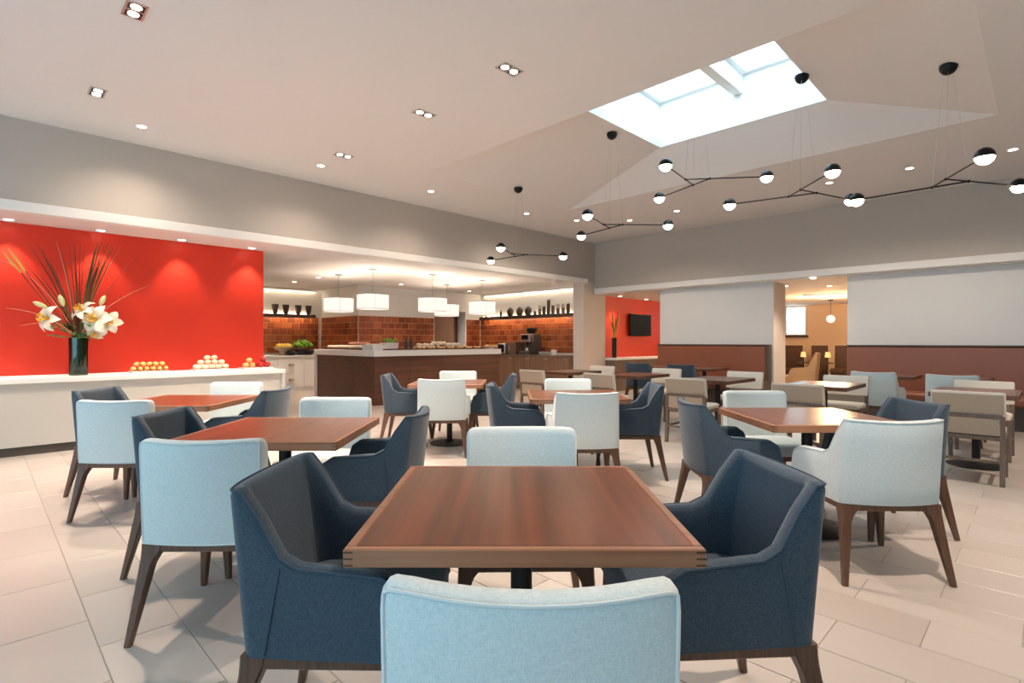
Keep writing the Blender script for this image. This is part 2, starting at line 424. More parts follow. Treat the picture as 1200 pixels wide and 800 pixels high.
# behind the photographer: window wall and rear wall
ww = MB(); ww.box(UW-0.2, UW, VR-0.2, 8.8, 0, 0.30).box(UW-0.2, UW, VR-0.2, 8.8, 3.30, ZG)
ww.box(UW-0.2, UW, VR-0.2, VR+0.3, 0.30, 3.30).box(UW-0.2, UW, 7.6, 8.8, 0.30, 3.30)
struct('wall_window', ww, M['beam'], 'wall of tall windows')
n = 5; span = (7.6-(VR+0.3))/n
for i in range(n):
    b0 = VR+0.3+i*span; b1 = b0+span
    fr = MB(); fr.box(UW-0.15, UW-0.05, b0, b0+0.05, 0.3, 3.3).box(UW-0.15, UW-0.05, b1-0.05, b1, 0.3, 3.3)
    fr.box(UW-0.15, UW-0.05, b0+0.05, b1-0.05, 0.3, 0.36).box(UW-0.15, UW-0.05, b0+0.05, b1-0.05, 3.24, 3.3)
    w = struct('window_%d' % (3+i), fr, M['toe'], 'tall dark framed window')
    MB().box(UW-0.105, UW-0.095, b0+0.05, b1-0.05, 0.36, 3.24).build('pane', 'tinted', w, 0)
struct('wall_rear', MB().box(UW-0.2, UR+0.3, VR-0.2, VR, 0, ZG), M['beam'], 'plain taupe rear wall')
# portals help the sky light find the openings
def portal(loc_uvz, sx, sy, direction):
    d = bpy.data.lights.new('daylight_portal', 'AREA'); d.shape = 'RECTANGLE'; d.size = sx; d.size_y = sy
    d.cycles.is_portal = True
    o = bpy.data.objects.new('daylight_portal', d); col.objects.link(o); o.location = W(*loc_uvz)
    o.rotation_euler = Vector(direction).to_track_quat('-Z', 'Y').to_euler()
    return o
portal((UW-0.02, (VR+0.3+7.6)/2, 1.8), 7.6-VR-0.3, 3.0, W(1, 0, 0))
p = portal(((OU0+OU1)/2, (OV0+OV1)/2, ZG+0.1), OU1-OU0, OV1-OV0, (0,0,-1)); p.rotation_euler = (0,0,A45)

# ------------------------------------------------------------------ buffet room walls
UB, VB, VL2, UCORE = 10.75, 12.10, 14.10, 6.69
ZT = 1.90                                  # top of the tiling
struct('wall_buffet_left', MB().box(1.5, UCORE+0.02, VL2, VL2+0.2, 0, 2.68), M['white'], 'white back wall of the buffet with brown tiles')
struct('wall_buffet_core', MB().box(UCORE, 9.02, VB, VL2+0.2, 0, 2.68), M['white'], 'white wall block with brown tiles behind the buffet island')
struct('wall_buffet_back', MB().box(9.02, UB+0.2, VB+0.55, VB+0.75, 0, 2.68).box(10.16, UB+0.2, VB, VB+0.55, 0, 2.68).box(9.02, 10.16, VB, VB+0.55, 2.12, 2.68), M['white'], 'white wall with a recess beside the tiled buffet wall')
struct('wall_buffet_right', MB().box(UB, UB+0.2, 8.10, VB+0.1, 0, 2.68), M['white'], 'white side wall of the buffet with shelf and tiles')
struct('wall_buffet_end', MB().box(1.3, 1.5, 8.80, VL2+0.2, 0, 2.68), M['white'], 'white end wall of the buffet')
def tiles(wall, axis, const, a0, a1, sign, tw=0.21, th=0.158, z0=0.95, z1=ZT):
    bed = MB()
    if axis == 'u': bed.box(a0, a1, const-0.006 if sign < 0 else const, const if sign < 0 else const+0.006, z0, z1)
    else: bed.box(const-0.006 if sign < 0 else const, const if sign < 0 else const+0.006, a0, a1, z0, z1)
    w = bpy.data.objects[wall]
    bed.build('tile_bed', 'wgrout', w, 0)
    gp = 0.013
    key = 'wall_tile_' + axis
    me = bpy.data.meshes.get(key)
    if me is None:
        m = MB()
        if axis == 'u': m.rbox(gp/2, tw-gp/2, -0.014, 0, gp/2, th-gp/2, 0.004)
        else: m.rbox(-0.014, 0, gp/2, tw-gp/2, gp/2, th-gp/2, 0.004)
        me = m.mesh(key, M['wtile'], 0)
    row = 0; z = z0
    while z + th < z1 + 0.02:
        a = a0 - (tw/2 if row % 2 else 0)
        while a < a1 - 0.03:
            b0_, b1_ = max(a, a0), min(a+tw, a1)             # end pieces are cut to length
            if b1_ - b0_ > 0.03:
                o = bpy.data.objects.new('wall_tile', me); col.objects.link(o); o.parent = w
                o.location = (b0_, const-0.006, z) if axis == 'u' else (const-0.006, b0_, z)
                o.scale = ((b1_-b0_)/tw, 1, 1) if axis == 'u' else (1, (b1_-b0_)/tw, 1)
            a += tw
        z += th; row += 1
tiles('wall_buffet_left', 'u', VL2, 3.95, 6.59, -1)
tiles('wall_buffet_core', 'v', UCORE, VB+0.02, VL2, -1)
tiles('wall_buffet_core', 'u', VB, UCORE, 9.0, -1)
tiles('wall_buffet_back', 'u', VB, 10.18, 10.72, -1)
tiles('wall_buffet_right', 'v', UB, 8.2, 12.08, -1)
d = struct('door_1', MB().box(9.03, 9.75, VB+0.02, VB+0.06, 0, 2.10), M['doorwood'], 'brown wooden door beside the tiled buffet wall')
MB().tube([(9.68, VB+0.0, 0.98), (9.68, VB+0.0, 1.12)], 0.012).build('door_handle', 'chrome', d)
d2 = struct('door_2', MB().box(9.76, 10.15, VB+0.35, VB+0.40, 0, 2.10), M['booth'], 'dark wooden door set back in the recess')
MB().tube([(9.82, VB+0.33, 0.98), (9.82, VB+0.33, 1.12)], 0.012).build('door_handle', 'chrome', d2)

# ------------------------------------------------------------------ chairs
def outline():
    """half outline (right side, x>0) of the tub from the arm front to the middle of the back"""
    pts = []
    for i in range(12):
        t = i/11; pts.append((0.287-0.022*t, 0.265-0.445*t))
    cx, cy, r = 0.222, -0.180, 0.043
    for i in range(1, 6):
        a = math.radians(78*i/5); pts.append((cx+r*math.cos(a), cy-r*math.sin(a)))
    x0, y0 = pts[-1]
    for i in range(1, 8):
        t = i/7; x = x0*(1-t); pts.append((x, -0.262 + (y0+0.262)*(x/x0)**2))
    return pts
def smooth(t): t = max(0, min(1, t)); return t*t*(3-2*t)
def slab_back(top=0.845, low=0.401, hw=0.256, th=0.072):
    """gently curved upholstered back of the armless chair"""
    m = MB(); secs = []; rim = []; bot = []
    xs = [-1, -0.985, -0.95] + [-0.9+1.8*i/14 for i in range(15)] + [0.95, 0.985, 1]
    for s in xs:
        e = max(0, (abs(s)-0.93)/0.07); ins = 0.030*(1-math.sqrt(max(0, 1-e*e)))       # rounded side edge
        ec = max(0, (abs(s)-0.84)/0.16); drop = 0.040*(1-math.sqrt(max(0, 1-ec*ec)))   # rounded top corner
        zt = top - drop - 0.006*(1-s*s)
        def P(off, z):
            f = (z-low)/(top-low)
            return (s*hw*(1+0.015*f), -0.262 + 0.062*s*s*(0.5+0.5*f) - 0.045*f + off, z)
        o0, o1 = ins, th-ins
        sec = [P(o0+0.004, low), P(o0, low+0.012)] + [P(o0, low+0.012+(zt-0.03-low-0.012)*q) for q in (0.25, 0.5, 0.75, 1)]
        rr = min(0.020, (o1-o0)*0.45)
        sec += [P(o0+rr*0.3, zt-0.009), P(o0+rr, zt), P(o1-rr, zt), P(o1-rr*0.3, zt-0.009), P(o1, zt-0.03)]
        sec += [P(o1, low+0.03+(zt-0.03-low-0.03)*q) for q in (0.66, 0.33, 0)] + [P(o1, low)]
        secs.append(sec); rim.append(P(o0+rr*0.2, zt-0.007)); bot.append(P(o0, low+0.006))
    m.loft(secs)
    l = [secs[2][k] for k in range(1, 6)]; r = [secs[-3][k] for k in range(5, 0, -1)]
    pip = MB().tube(l + rim[2:-2] + r, 0.0036, 6)
    return m, pip, [], MB().tube(bot, 0.0036, 5)
def shell(top=0.85, arm_z=0.635, low=0.401):
    half = outline()
    full = half + [(-x, y) for x, y in half[-2::-1]]
    N = len(full); secs = []; rim = []; side = []
    for i, (x, y) in enumerate(full):
        a = full[max(i-1, 0)]; b = full[min(i+1, N-1)]
        tx, ty = b[0]-a[0], b[1]-a[1]; L = math.hypot(tx, ty); nx, ny = -ty/L, tx/L    # inward normal
        if nx*x + ny*(y-0.1) > 0: nx, ny = -nx, -ny
        s = smooth((-0.075 - y)/0.11)
        zt = arm_z + 0.015*(0.2-y)/0.3*(1-s) + (top-arm_z)*s
        frontw = smooth((y+0.05)/0.30)
        if y > 0.22: zt -= 0.030*((y-0.22)/0.045)**2
        wb = smooth((0.0 - y)/0.18)
        zt -= 0.010*math.cos(min(1, abs(x)/0.26)*math.pi/2)*wb
        th = 0.062
        sx_ = 1 if x >= 0 else -1; xin = 0.203; yin = -0.180
        j = min(i, N-1-i)
        if j <= 11: xi, yi = sx_*(abs(x)-0.058), 0.265 + (yin-0.265)*(j/11)       # arm
        elif j <= 16: xi, yi = sx_*(xin+0.004*(16-j)/5), yin - 0.006*(j-11)/5     # inner corner
        else: xi, yi = x*xin/0.231, -0.192 + 0.006*(abs(x)/0.231)**2
        def P(off, z):
            f = (z-low)/(top-low); q = off/th
            px = (x + (xi-x)*q)*(1-0.045*f*wb)
            py = y + (yi-y)*q - 0.050*f*wb - 0.28*(z-low)*frontw
            return (px, py, z)
        sec = [P(0.004, low), P(0, low+0.012)]
        for q in (0.25, 0.5, 0.75): sec.append(P(0, low+0.012+(zt-0.022-low-0.012)*q))
        sec += [P(0, zt-0.022), P(0.006, zt-0.007), P(0.018, zt), P(th-0.018, zt+0.001), P(th-0.006, zt-0.007), P(th, zt-0.022)]
        for q in (0.7, 0.4, 0.1): sec.append(P(th, low+0.04+(zt-0.022-low-0.04)*q))
        sec.append(P(th-0.002, low))
        secs.append(sec)
        rim.append(P(0.004, zt-0.005))
        if i == 9 or i == N-10:
            pts = []
            for k in range(7):
                z = low+0.012+(zt-0.03-low-0.012)*k/6
                q = P(-0.0005, z); pts.append((q[0], q[1]-0.055*(1-k/6), z))
            side.append(MB().tube(pts, 0.0020, 5))
    m = MB(); m.loft(secs)
    f = secs[0]; e = secs[-1]
    pts = [Vector(q) for q in f[0:6]] + [Vector(p) for p in rim] + [Vector(q) for q in e[5::-1]]
    pip = MB().tube(pts, 0.0040, 6)
    bot = MB(); bot.tube([Vector(s[0])+Vector((0,0,0.006)) for s in secs], 0.0038, 5)
    return m, pip, side, bot
def cushion(hx, y0, y1, z0, z1, crown=0.016, n=10):
    m = MB(); secs = []
    def ring(inset, z, bulge=0.0):
        r = 0.05; pts = []
        for (cx, cy, a0) in ((hx-inset-r, y1-inset-r, 0), (-(hx-inset-r), y1-inset-r, 90), (-(hx-inset-r), y0+inset+r, 180), (hx-inset-r, y0+inset+r, 270)):
            for k in range(5):
                a = math.radians(a0+90*k/4); pts.append((cx+r*math.cos(a), cy+r*math.sin(a), z))
        return pts
    secs = [ring(0.008, z0), ring(0, z0+0.012), ring(0, z1-0.02), ring(0.006, z1-0.007), ring(0.02, z1), ring(0.09, z1+crown*0.7), ring(0.17, z1+crown)]
    return m.loft(secs)
def leg(x0, y0, x1, y1, top=0.401, sx=1):
    m = MB(); secs = []
    for z, a, w, dpt in ((top, 0, 0.088, 0.072), (0.372, 0.02, 0.084, 0.068), (0.345, 0.06, 0.062, 0.058), (0.31, 0.15, 0.050, 0.050), (0.16, 0.55, 0.039, 0.039), (0.0, 1.0, 0.028, 0.028)):
        cx = x0+(x1-x0)*a; cy = y0+(y1-y0)*a
        # outer corner stays on the frame line, the inner side flares into the rail
        ox = cx + sx*0.025; oy = cy + (0.025 if y0 > 0 else -0.025)
        ix = ox - sx*w; iy = oy - (dpt if y0 > 0 else -dpt)
        r = 0.006
        xa, xb = sorted((ox, ix)); ya, yb = sorted((oy, iy))
        secs.append([(xa+r,ya,z),(xb-r,ya,z),(xb,ya+r,z),(xb,yb-r,z),(xb-r,yb,z),(xa+r,yb,z),(xa,yb-r,z),(xa,ya+r,z)])
    return m.loft(secs[::-1])
def make_chair(arms, fab, pipe, name, cat='chair'):
    t = empty(name, cat=cat)
    m, pip, seams, bot = shell() if arms else slab_back()
    b = m.build('backrest' if not arms else 'upholstered_shell', fab, t, 50)
    pip.build('piping', pipe, b); bot.build('welt', pipe, b)
    for q in seams: q.build('seam', pipe, b)
    if arms: cushion(0.232, -0.20, 0.275, 0.401, 0.475).build('seat_cushion', fab, t, 40)
    else: cushion(0.258, -0.205, 0.275, 0.401, 0.480).build('seat_cushion', fab, t, 40)
    rail = MB()
    rail.rbox(-0.253, 0.253, -0.228, 0.262, 0.364, 0.4005, 0.006)
    rail.build('seat_rail', 'leg', t)
    for sx in (-1, 1):
        leg(sx*0.236, 0.238, sx*0.262, 0.262, 0.4, sx).build('leg', 'leg', t)
        leg(sx*0.230, -0.205, sx*0.262, -0.268, 0.4, sx).build('leg', 'leg', t)
    return t
P_navy = Proto(lambda: make_chair(True, 'navy', 'navypipe', 'armchair', 'armchair'))
P_palearm = Proto(lambda: make_chair(True, 'pale', 'palepipe', 'armchair', 'armchair'))
P_pale = Proto(lambda: make_chair(False, 'pale', 'palepipe', 'dining_chair', 'chair'))

def make_side_chair():                     # cream chair with exposed wooden frame
    t = empty('side_chair', cat='chair')
    h, wd = 0.82, 0.235
    bk = [(-0.215, 0.45), (-0.225, 0.60), (-0.262, 0.79)]
    def bar(pts, wx, wy):
        m = MB(); secs = []
        for (x, y, z) in pts: secs.append([(x-wx,y-wy,z),(x+wx,y-wy,z),(x+wx,y+wy,z),(x-wx,y+wy,z)])
        return m.loft(secs)
    for sx in (-1, 1):
        bar([(sx*wd, -0.255, 0), (sx*wd, -0.218, 0.42), (sx*wd, -0.228, 0.60)], 0.018, 0.018).build('leg', 'taupe_wood', t)
        bar([(sx*wd, 0.235, 0), (sx*wd, 0.225, 0.42)], 0.018, 0.018).build('leg', 'taupe_wood', t)
        MB().rbox(sx*wd-0.010, sx*wd+0.010, -0.235, 0.225, 0.19, 0.215, 0.003).build('stretcher', 'taupe_wood', t)
    MB().rbox(-wd, wd, -0.245, -0.228, 0.19, 0.215, 0.003).build('stretcher', 'taupe_wood', t)
    MB().rbox(-wd-0.015, wd+0.015, -0.235, 0.24, 0.385, 0.422, 0.004).build('seat_frame', 'taupe_wood', t)
    MB().rbox(-wd, wd, -0.246, -0.206, 0.575, 0.612, 0.004).build('back_rail', 'taupe_wood', t)
    cushion(wd+0.012, -0.20, 0.25, 0.424, 0.478, 0.012).build('seat_cushion', 'cream', t, 40)
    m = MB(); m.loft([[(-wd+0.02,y0-0.012,z),(wd-0.02,y0-0.012,z),(wd-0.02,y0,z),(-wd+0.02,y0,z)] for y0, z in ((-0.222,0.43),(-0.226,0.575))]).build('lower_back_panel', 'tan', t)
    m = MB(); secs = []
    for y, z, i in ((-0.175, 0.565, 0.012), (-0.172, 0.575, 0.0), (-0.185, 0.66, 0), (-0.198, 0.73, 0), (-0.209, 0.792, 0.0), (-0.219, 0.806, 0.014)):
        hw = wd+0.018-i*0.6; d0 = 0.055-i
        secs.append([(-hw, y-d0, z), (hw, y-d0, z), (hw+0.004, y-d0/2, z), (hw, y, z), (0, y-0.012, z), (-hw, y, z), (-hw-0.004, y-d0/2, z)])
    b = m.loft(secs).build('backrest', 'cream', t, 40)
    m = MB(); m.loft([[(-wd-0.008,y-0.006,z),(wd+0.008,y-0.006,z),(wd+0.008,y,z),(-wd-0.008,y,z)] for y, z in ((-0.2275,0.615),(-0.240,0.66),(-0.2535,0.73),(-0.2625,0.785))]).build('rear_panel', 'tan', b, 40)
    return t
P_side = Proto(make_side_chair)

# ------------------------------------------------------------------ tables
def make_table(sx, sy, wood_mat, edge_mat, name='dining_table', joints=True):
    t = empty(name, cat='table')
    z0, z1 = 0.708, 0.753; e = 0.024
    MB().rbox(-sx/2+e+0.001, sx/2-e-0.001, -sy/2+e+0.001, sy/2-e-0.001, z0+0.002, z1, 0.001).build('table_top', wood_mat, t)
    for s in (-1, 1):
        y0, y1 = sorted((s*sy/2, s*(sy/2-e)))
        MB().rbox(-sx/2, sx/2, y0, y1, z0, z1, 0.003).build('edge_strip', edge_mat, t)
        x0, x1 = sorted((s*sx/2, s*(sx/2-e)))
        st = MB().rbox(x0, x1, -sy/2+e, sy/2-e, z0, z1, 0.003).build('edge_strip', edge_mat, t)
    if joints:
        for a in (-1, 1):
            for b in (-1, 1):
                m = MB()
                for k in range(3):
                    zz = z0+0.004+k*0.0155
                    xa, xb = sorted((a*(sx/2+0.0006), a*(sx/2-e))); ya, yb = sorted((b*(sy/2+0.0006), b*(sy/2-e)))
                    m.box(xa, xb, ya, yb, zz, zz+0.0045)
                m.build('finger_joint', 'joint', t, 0)
    MB().rbox(-0.20, 0.20, -0.03, 0.03, 0.688, 0.708, 0.004).rbox(-0.03, 0.03, -0.20, -0.0305, 0.688, 0.708, 0.004).rbox(-0.03, 0.03, 0.0305, 0.20, 0.688, 0.708, 0.004).build('mounting_plate', 'iron', t)
    MB().lathe([(0.034, 0.03), (0.034, 0.69)], 20).build('pedestal', 'iron', t)
    MB().lathe([(0.235, 0.0), (0.24, 0.004), (0.238, 0.010), (0.20, 0.020), (0.06, 0.030), (0.045, 0.045)], 32).build('base', 'iron', t)
    return t
P_table = Proto(lambda: make_table(0.87, 0.86, 'table', 'edge'))
P_small = Proto(lambda: make_table(0.88, 0.66, 'dtable', 'dtable', joints=False))
P_banq = Proto(lambda: make_table(0.80, 0.60, 'dtable', 'dtable', joints=False))
LT = {1: ((0.03, 1.705), 'end table of the lily-vase row'), 2: ((-1.305, 3.07), 'middle table of the lily-vase row'),
      3: ((-2.785, 4.545), 'first table of the lily-vase row'),
      4: ((1.985, 3.59), 'end table of the buffet row'), 5: ((0.59, 5.04), 'middle table of the buffet row'),
      6: ((-0.77, 6.57), 'first table of the buffet row')}
OFF = {1: dict(n=-0.565, f=0.60, l=-0.53, r=0.585), 2: dict(n=-0.60, f=0.60, l=-0.47, r=0.51)}
for k, ((x, y), nm) in LT.items():
    P_table.put((x, y, 0), 0, 'square reddish wooden ' + nm, 'square wooden tables')
    o = OFF.get(k, dict(n=-0.585, f=0.60, l=-0.53, r=0.53))
    j = random.uniform(-0.03, 0.03)
    near = P_palearm if k >= 4 else P_pale
    kind = 'pale blue armchair' if k >= 4 else 'pale blue armless chair'
    near.put((x-0.0+(0.005 if k == 1 else 0), y+o['n'], 0), j, kind + ' facing the corner pier, ' + nm, 'pale blue dining chairs')
    P_pale.put((x+0.02, y+o['f'], 0), math.pi - j, 'pale blue armless chair on the pier side of ' + nm, 'pale blue dining chairs')
    P_navy.put((x+o['l'], y+(-0.02 if k == 1 else 0.02), 0), -math.pi/2 + j, 'slate blue armchair on the red-wall side of ' + nm, 'slate blue armchairs')
    P_navy.put((x+o['r'], y+0.03, 0), math.pi/2 + (0.06 if k == 1 else -j), 'slate blue armchair on the banquette side of ' + nm, 'slate blue armchairs')
ROW3 = [((0.98, 9.00), 'first'), ((1.88, 8.12), 'second'), ((2.77, 7.18), 'third'), ((3.67, 6.27), 'fourth'), ((4.68, 5.38), 'fifth')]
for (x, y), nth in ROW3:
    P_small.put((x, y, 0), A45, 'dark wooden table with cream chairs, %s from the corner pier' % nth, 'dark tables with cream chairs')
    a = 0.50 if nth != 'fifth' else 0.46
    P_side.put((x-a, y-a, 0), -A45+random.uniform(-0.05, 0.05), 'cream wooden-framed chair facing the banquettes at the %s table from the pier' % nth, 'cream side chairs')
    P_side.put((x+a, y+a, 0), math.pi-A45+random.uniform(-0.05, 0.05), 'cream wooden-framed chair backing onto the banquettes, %s table from the pier' % nth, 'cream side chairs')
for v, u, proto, lab in ((1.62, 8.62, P_palearm, 'pale blue armchair facing the long banquette, nearer the lounge doorway'),
                         (0.80, 8.55, P_palearm, 'pale blue armchair facing the long banquette, farther from the lounge doorway'),
                         (5.40, 8.95, P_navy, 'slate blue armchair facing the short banquette, nearer the television'),
                         (4.55, 8.98, P_navy, 'slate blue armchair facing the short banquette, nearer the lounge doorway')):
    proto.put(W(u, v), -A45, lab, 'armchairs facing the banquettes')
for v, u, lab in ((1.60, 9.55, 'small dark table at the long banquette, nearer the lounge doorway'),
               (0.80, 9.55, 'small dark table at the long banquette, farther from the doorway'),
               (5.40, 9.68, 'small dark table at the short banquette, nearer the television'),
               (4.55, 9.68, 'small dark table at the short banquette, nearer the lounge doorway')):
    P_banq.put(W(u, v), A45, lab, 'banquette tables')

# ------------------------------------------------------------------ banquettes
def banquette(v0, v1, label):
    t = empty('banquette', (0,0,0), A45, label, 'banquette')
    m = MB(); secs = []
    m.rbox(UR-0.09, UR+0.04, v0, v1, 0.40, 1.17, 0.02)
    m.build('backrest', 'leather', t)
    MB().rbox(UR-0.10, UR+0.045, v0, v1, 1.171, 1.192, 0.004).build('top_rail', 'toe', t)
    MB().rbox(UR-0.62, UR-0.095, v0, v1, 0.33, 0.46, 0.03).build('seat', 'leather', t)
    MB().box(UR-0.56, UR+0.04, v0, v1, 0.0, 0.33).build('plinth', 'toe', t, 0)
    if v0 > 3: MB().rbox(UR-0.64, UR+0.045, v0-0.05, v0-0.001, 0, 0.50, 0.004).rbox(UR-0.12, UR+0.045, v0-0.05, v0-0.001, 0.5005, 1.192, 0.004).build('end_panel', 'toe', t)
    return t
banquette(VP1+0.08, VP2-0.01, 'short brown leather banquette between television alcove and lounge doorway')
banquette(VR+0.3, VP0-0.02, 'long brown leather banquette under the pale wall panel')

# ------------------------------------------------------------------ white ledge below the red wall and what stands on it
ZL = 0.845
t = empty('serving_ledge', (0,0,0), A45, 'long white ledge with brown baseboard below the red wall', 'ledge')
MB().box(UW+0.01, 3.12, 7.90, 8.615, 0.10, ZL-0.056).build('body', 'ledge', t, 0)
MB().rbox(UW+0.01, 3.17, 7.85, 8.615, ZL-0.055, ZL, 0.004).build('ledge_top', 'white', t)
MB().rbox(3.121, 3.17, 7.86, 8.615, 0.0, ZL-0.056, 0.003).build('end_panel', 'ledge', t)
MB().box(UW+0.01, 3.118, 7.93, 8.60, 0.0, 0.10).build('baseboard', 'toe', t, 0)

# lily vase
uv_, dv_ = on_v(92, 8.26)
vp = W(uv_, 8.26, ZL); S = dv_/F
t = empty('flower_vase', vp, 0, 'tall green glass vase holding lilies on the white ledge', 'vase')
MB().lathe([(0.088, 0.0), (0.092, 0.01), (0.090, 0.25), (0.095, 0.45), (0.089, 0.45), (0.084, 0.25), (0.082, 0.02)], 24).build('glass_body', 'vaseglass', t, 50)
for k in range(9):
    a = k*2.4; MB().tube([(0.05*math.cos(a), 0.05*math.sin(a), 0.03), (-0.04*math.cos(a+0.5), -0.04*math.sin(a+0.5), 0.46)], 0.009, 6).build('stem', 'stem', t)
for k in range(5):
    a = k*1.3+0.4
    pts = [(0.06*math.cos(a+q*2.6), 0.06*math.sin(a+q*2.6), 0.03+0.38*q) for q in [i/7 for i in range(8)]]
    MB().tube(pts, [0.02]*8, 5).build('curled_leaf', 'stem', t)
def pp(px, py, dv=0.0):                     # photo point on the plane of the bouquet, relative to the vase foot
    u, d = on_v(px, 8.26+dv); return W(u, 8.26+dv, EYE+(HY-py)/F*d) - vp
def petal_mesh():
    m = MB(); secs = []
    for i in range(7):
        q = i/6; w = 0.036*math.sin(math.pi*min(1, q*0.93+0.06))**0.8; r = 0.012+0.105*q; z = 0.055*q-0.075*q**3
        secs.append([(r, -w, z+0.006), (r, 0, z), (r, w, z+0.006), (r, 0, z-0.003)])
    return m.loft(secs).mesh('petal', M['petal'], 60)
PM = petal_mesh()
def lily(px, py, off, face, scale, label):
    loc = vp + pp(px, py, off)
    t = empty('lily', loc, 0, label, 'flower', 'lilies in the glass vase')
    t.rotation_euler = Vector(face).to_track_quat('Z', 'Y').to_euler(); t.scale = (scale,)*3
    for k in range(6):
        o = bpy.data.objects.new('petal', PM); col.objects.link(o); o.parent = t
        o.rotation_euler = (0, 0, k*math.pi/3+random.uniform(-0.1, 0.1)); o.location = (0, 0, 0.004*(k % 2))
    m = MB()
    for k in range(6):
        a = k*1.047+0.5; m.tube([(0,0,0), (0.02*math.cos(a), 0.02*math.sin(a), 0.05), (0.032*math.cos(a), 0.032*math.sin(a), 0.07)], [0.006, 0.006, 0.010], 5)
    m.build('stamen', 'pollen', t)
    inv = t.rotation_euler.to_matrix().inverted()
    root = vp + Vector((0.3*(loc.x-vp.x)*0.25, 0, 0.46))
    q0 = inv @ (root-loc)/scale; q1 = inv @ ((root-loc)*0.5 + Vector((0,0,-0.03)))/scale
    MB().tube([(0,0,-0.002), q1, q0], 0.006, 6).build('stem', 'stem', t)
lily(57, 373, -0.05, (-0.3, -1, 0.1), 1.45, 'open cream lily with yellow centre, drooping alone at the red-wall end')
lily(97, 364, -0.05, (-0.2, -0.8, 0.6), 1.3, 'open cream lily above the vase, tilted upward')
lily(113, 374, -0.10, (0.1, -1, 0.1), 1.6, 'largest open cream lily with yellow stamens, facing out')
lily(127, 377, -0.02, (0.7, -0.8, 0.1), 1.35, 'open cream lily turned sideways beside the largest bloom')
lily(112, 389, -0.06, (0.2, -0.7, -0.7), 1.05, 'small cream lily hanging below the largest bloom')
for px, py, dx, dz, lab in ((47, 357, -0.07, 0.05, 'slanting closed lily bud on the low side of the bouquet'), (72, 352, -0.02, 0.1, 'upright closed lily bud near the middle of the bouquet'), (120, 352, 0.03, 0.1, 'upright closed lily bud above the largest bloom')):
    loc = vp + pp(px, py, -0.02)
    t = empty('lily_bud', loc, 0, lab, 'flower bud', 'lily buds')
    d = W(dx*1.4, 0, dz).normalized()
    MB().tube([d*-0.07, d*-0.04, d*0.0, d*0.04, d*0.07], [0.008, 0.024, 0.030, 0.024, 0.006], 8).build('bud', 'bud', t, 60)
    root = vp + Vector((0, 0, 0.46)) - loc
    MB().tube([d*-0.068, root*0.5+Vector((0,0,-0.02)), root], 0.005, 5).build('stem', 'stem', t)
for k in range(18):
    a = random.uniform(0, 6.28); px = random.choice([55, 62, 75, 82, 88, 97, 103, 110]); py = random.uniform(378, 398)
    loc = vp + pp(px, py, random.uniform(-0.1, 0.08))
    t = empty('lily_leaf', loc, a, 'dark green leaf among the lilies above the glass vase', 'leaf', 'leaves in the lily vase')
    m = MB(); secs = []
    for i in range(6):
        q = i/5; w = 0.028*math.sin(math.pi*(q*0.9+0.05)); r = 0.13*q; z = 0.05*q-0.07*q*q
        secs.append([(r,-w,z),(r,0,z-0.006),(r,w,z),(r,0,z+0.001)])
    m.loft(secs).build('blade', 'stem', t, 60)
    root = vp + Vector((0,0,0.46)) - loc
    MB().tube([(0,0,0), Matrix.Rotation(-a, 3, 'Z') @ root], 0.003, 5).build('stalk', 'stem', t)
reeds = [(42,284,'reed',0.006),(36,290,'reed',0.005),(49,293,'reed',0.005),(66,283,'paleplant',0.004),(71,292,'reed',0.005),(80,286,'reed',0.004),
  (87,284,'reed',0.007),(94,285,'reed',0.005),(99,292,'reed',0.004),(115,284,'greenreed',0.009),(119,283,'reed',0.009),(112,290,'greenreed',0.008),(123,286,'reed',0.007),
  (127,284,'reed',0.006),(131,288,'greenreed',0.006),(134,287,'reed',0.005),(138,292,'reed',0.005),(129,296,'reed',0.006),(121,299,'greenreed',0.010),(141,289,'paleplant',0.003),
  (160,302,'reed',0.003),(30,310,'reed',0.006),(45,320,'reed',0.005),(58,305,'reed',0.004)]
for px, py, mt, r in reeds:
    tip = pp(px, py, random.uniform(-0.10, 0.10))
    pts = [Vector((tip.x*0.08, tip.y*0.08, 0.40)).lerp(tip, q) + Vector((-tip.x*0.12*math.sin(q*math.pi), -tip.y*0.12*math.sin(q*math.pi), 0.02*math.sin(q*math.pi))) for q in [i/6 for i in range(7)]]
    r *= 1.5
    o = MB().tube([p-Vector((0,0,0.40)) for p in pts], [r, r, r, r*0.9, r*0.8, r*0.6, r*0.25], 5).build('reed', mt, None, 60)
    o.location = vp + Vector((0, 0, 0.40))
    cn = {'reed': 'brown', 'greenreed': 'olive green', 'paleplant': 'pale pink'}[mt]
    tag(o, 'long thin %s reed fanning up from the lily vase' % cn, 'reed', cn + ' reeds in the lily vase')
for px, py in ((3, 294), (10, 291), (14, 297)):                     # yellow-tipped strelitzia-like stems
    tip = pp(px, py, random.uniform(-0.08, 0.05)); st = Vector((0, 0, 0.40))
    t = empty('yellow_tipped_stem', vp + st, 0, 'long stem with a yellow tip leaning from the lily vase', 'stem', 'yellow-tipped stems')
    pts = [st.lerp(tip, q)-st for q in (0, 0.3, 0.6, 0.78)]
    MB().tube(pts, 0.006, 5).build('stem', 'reed', t)
    MB().tube([st.lerp(tip, q)-st for q in (0.77, 0.85, 0.93, 1.0)], [0.006, 0.016, 0.013, 0.003], 6).build('tip', 'yreed', t)
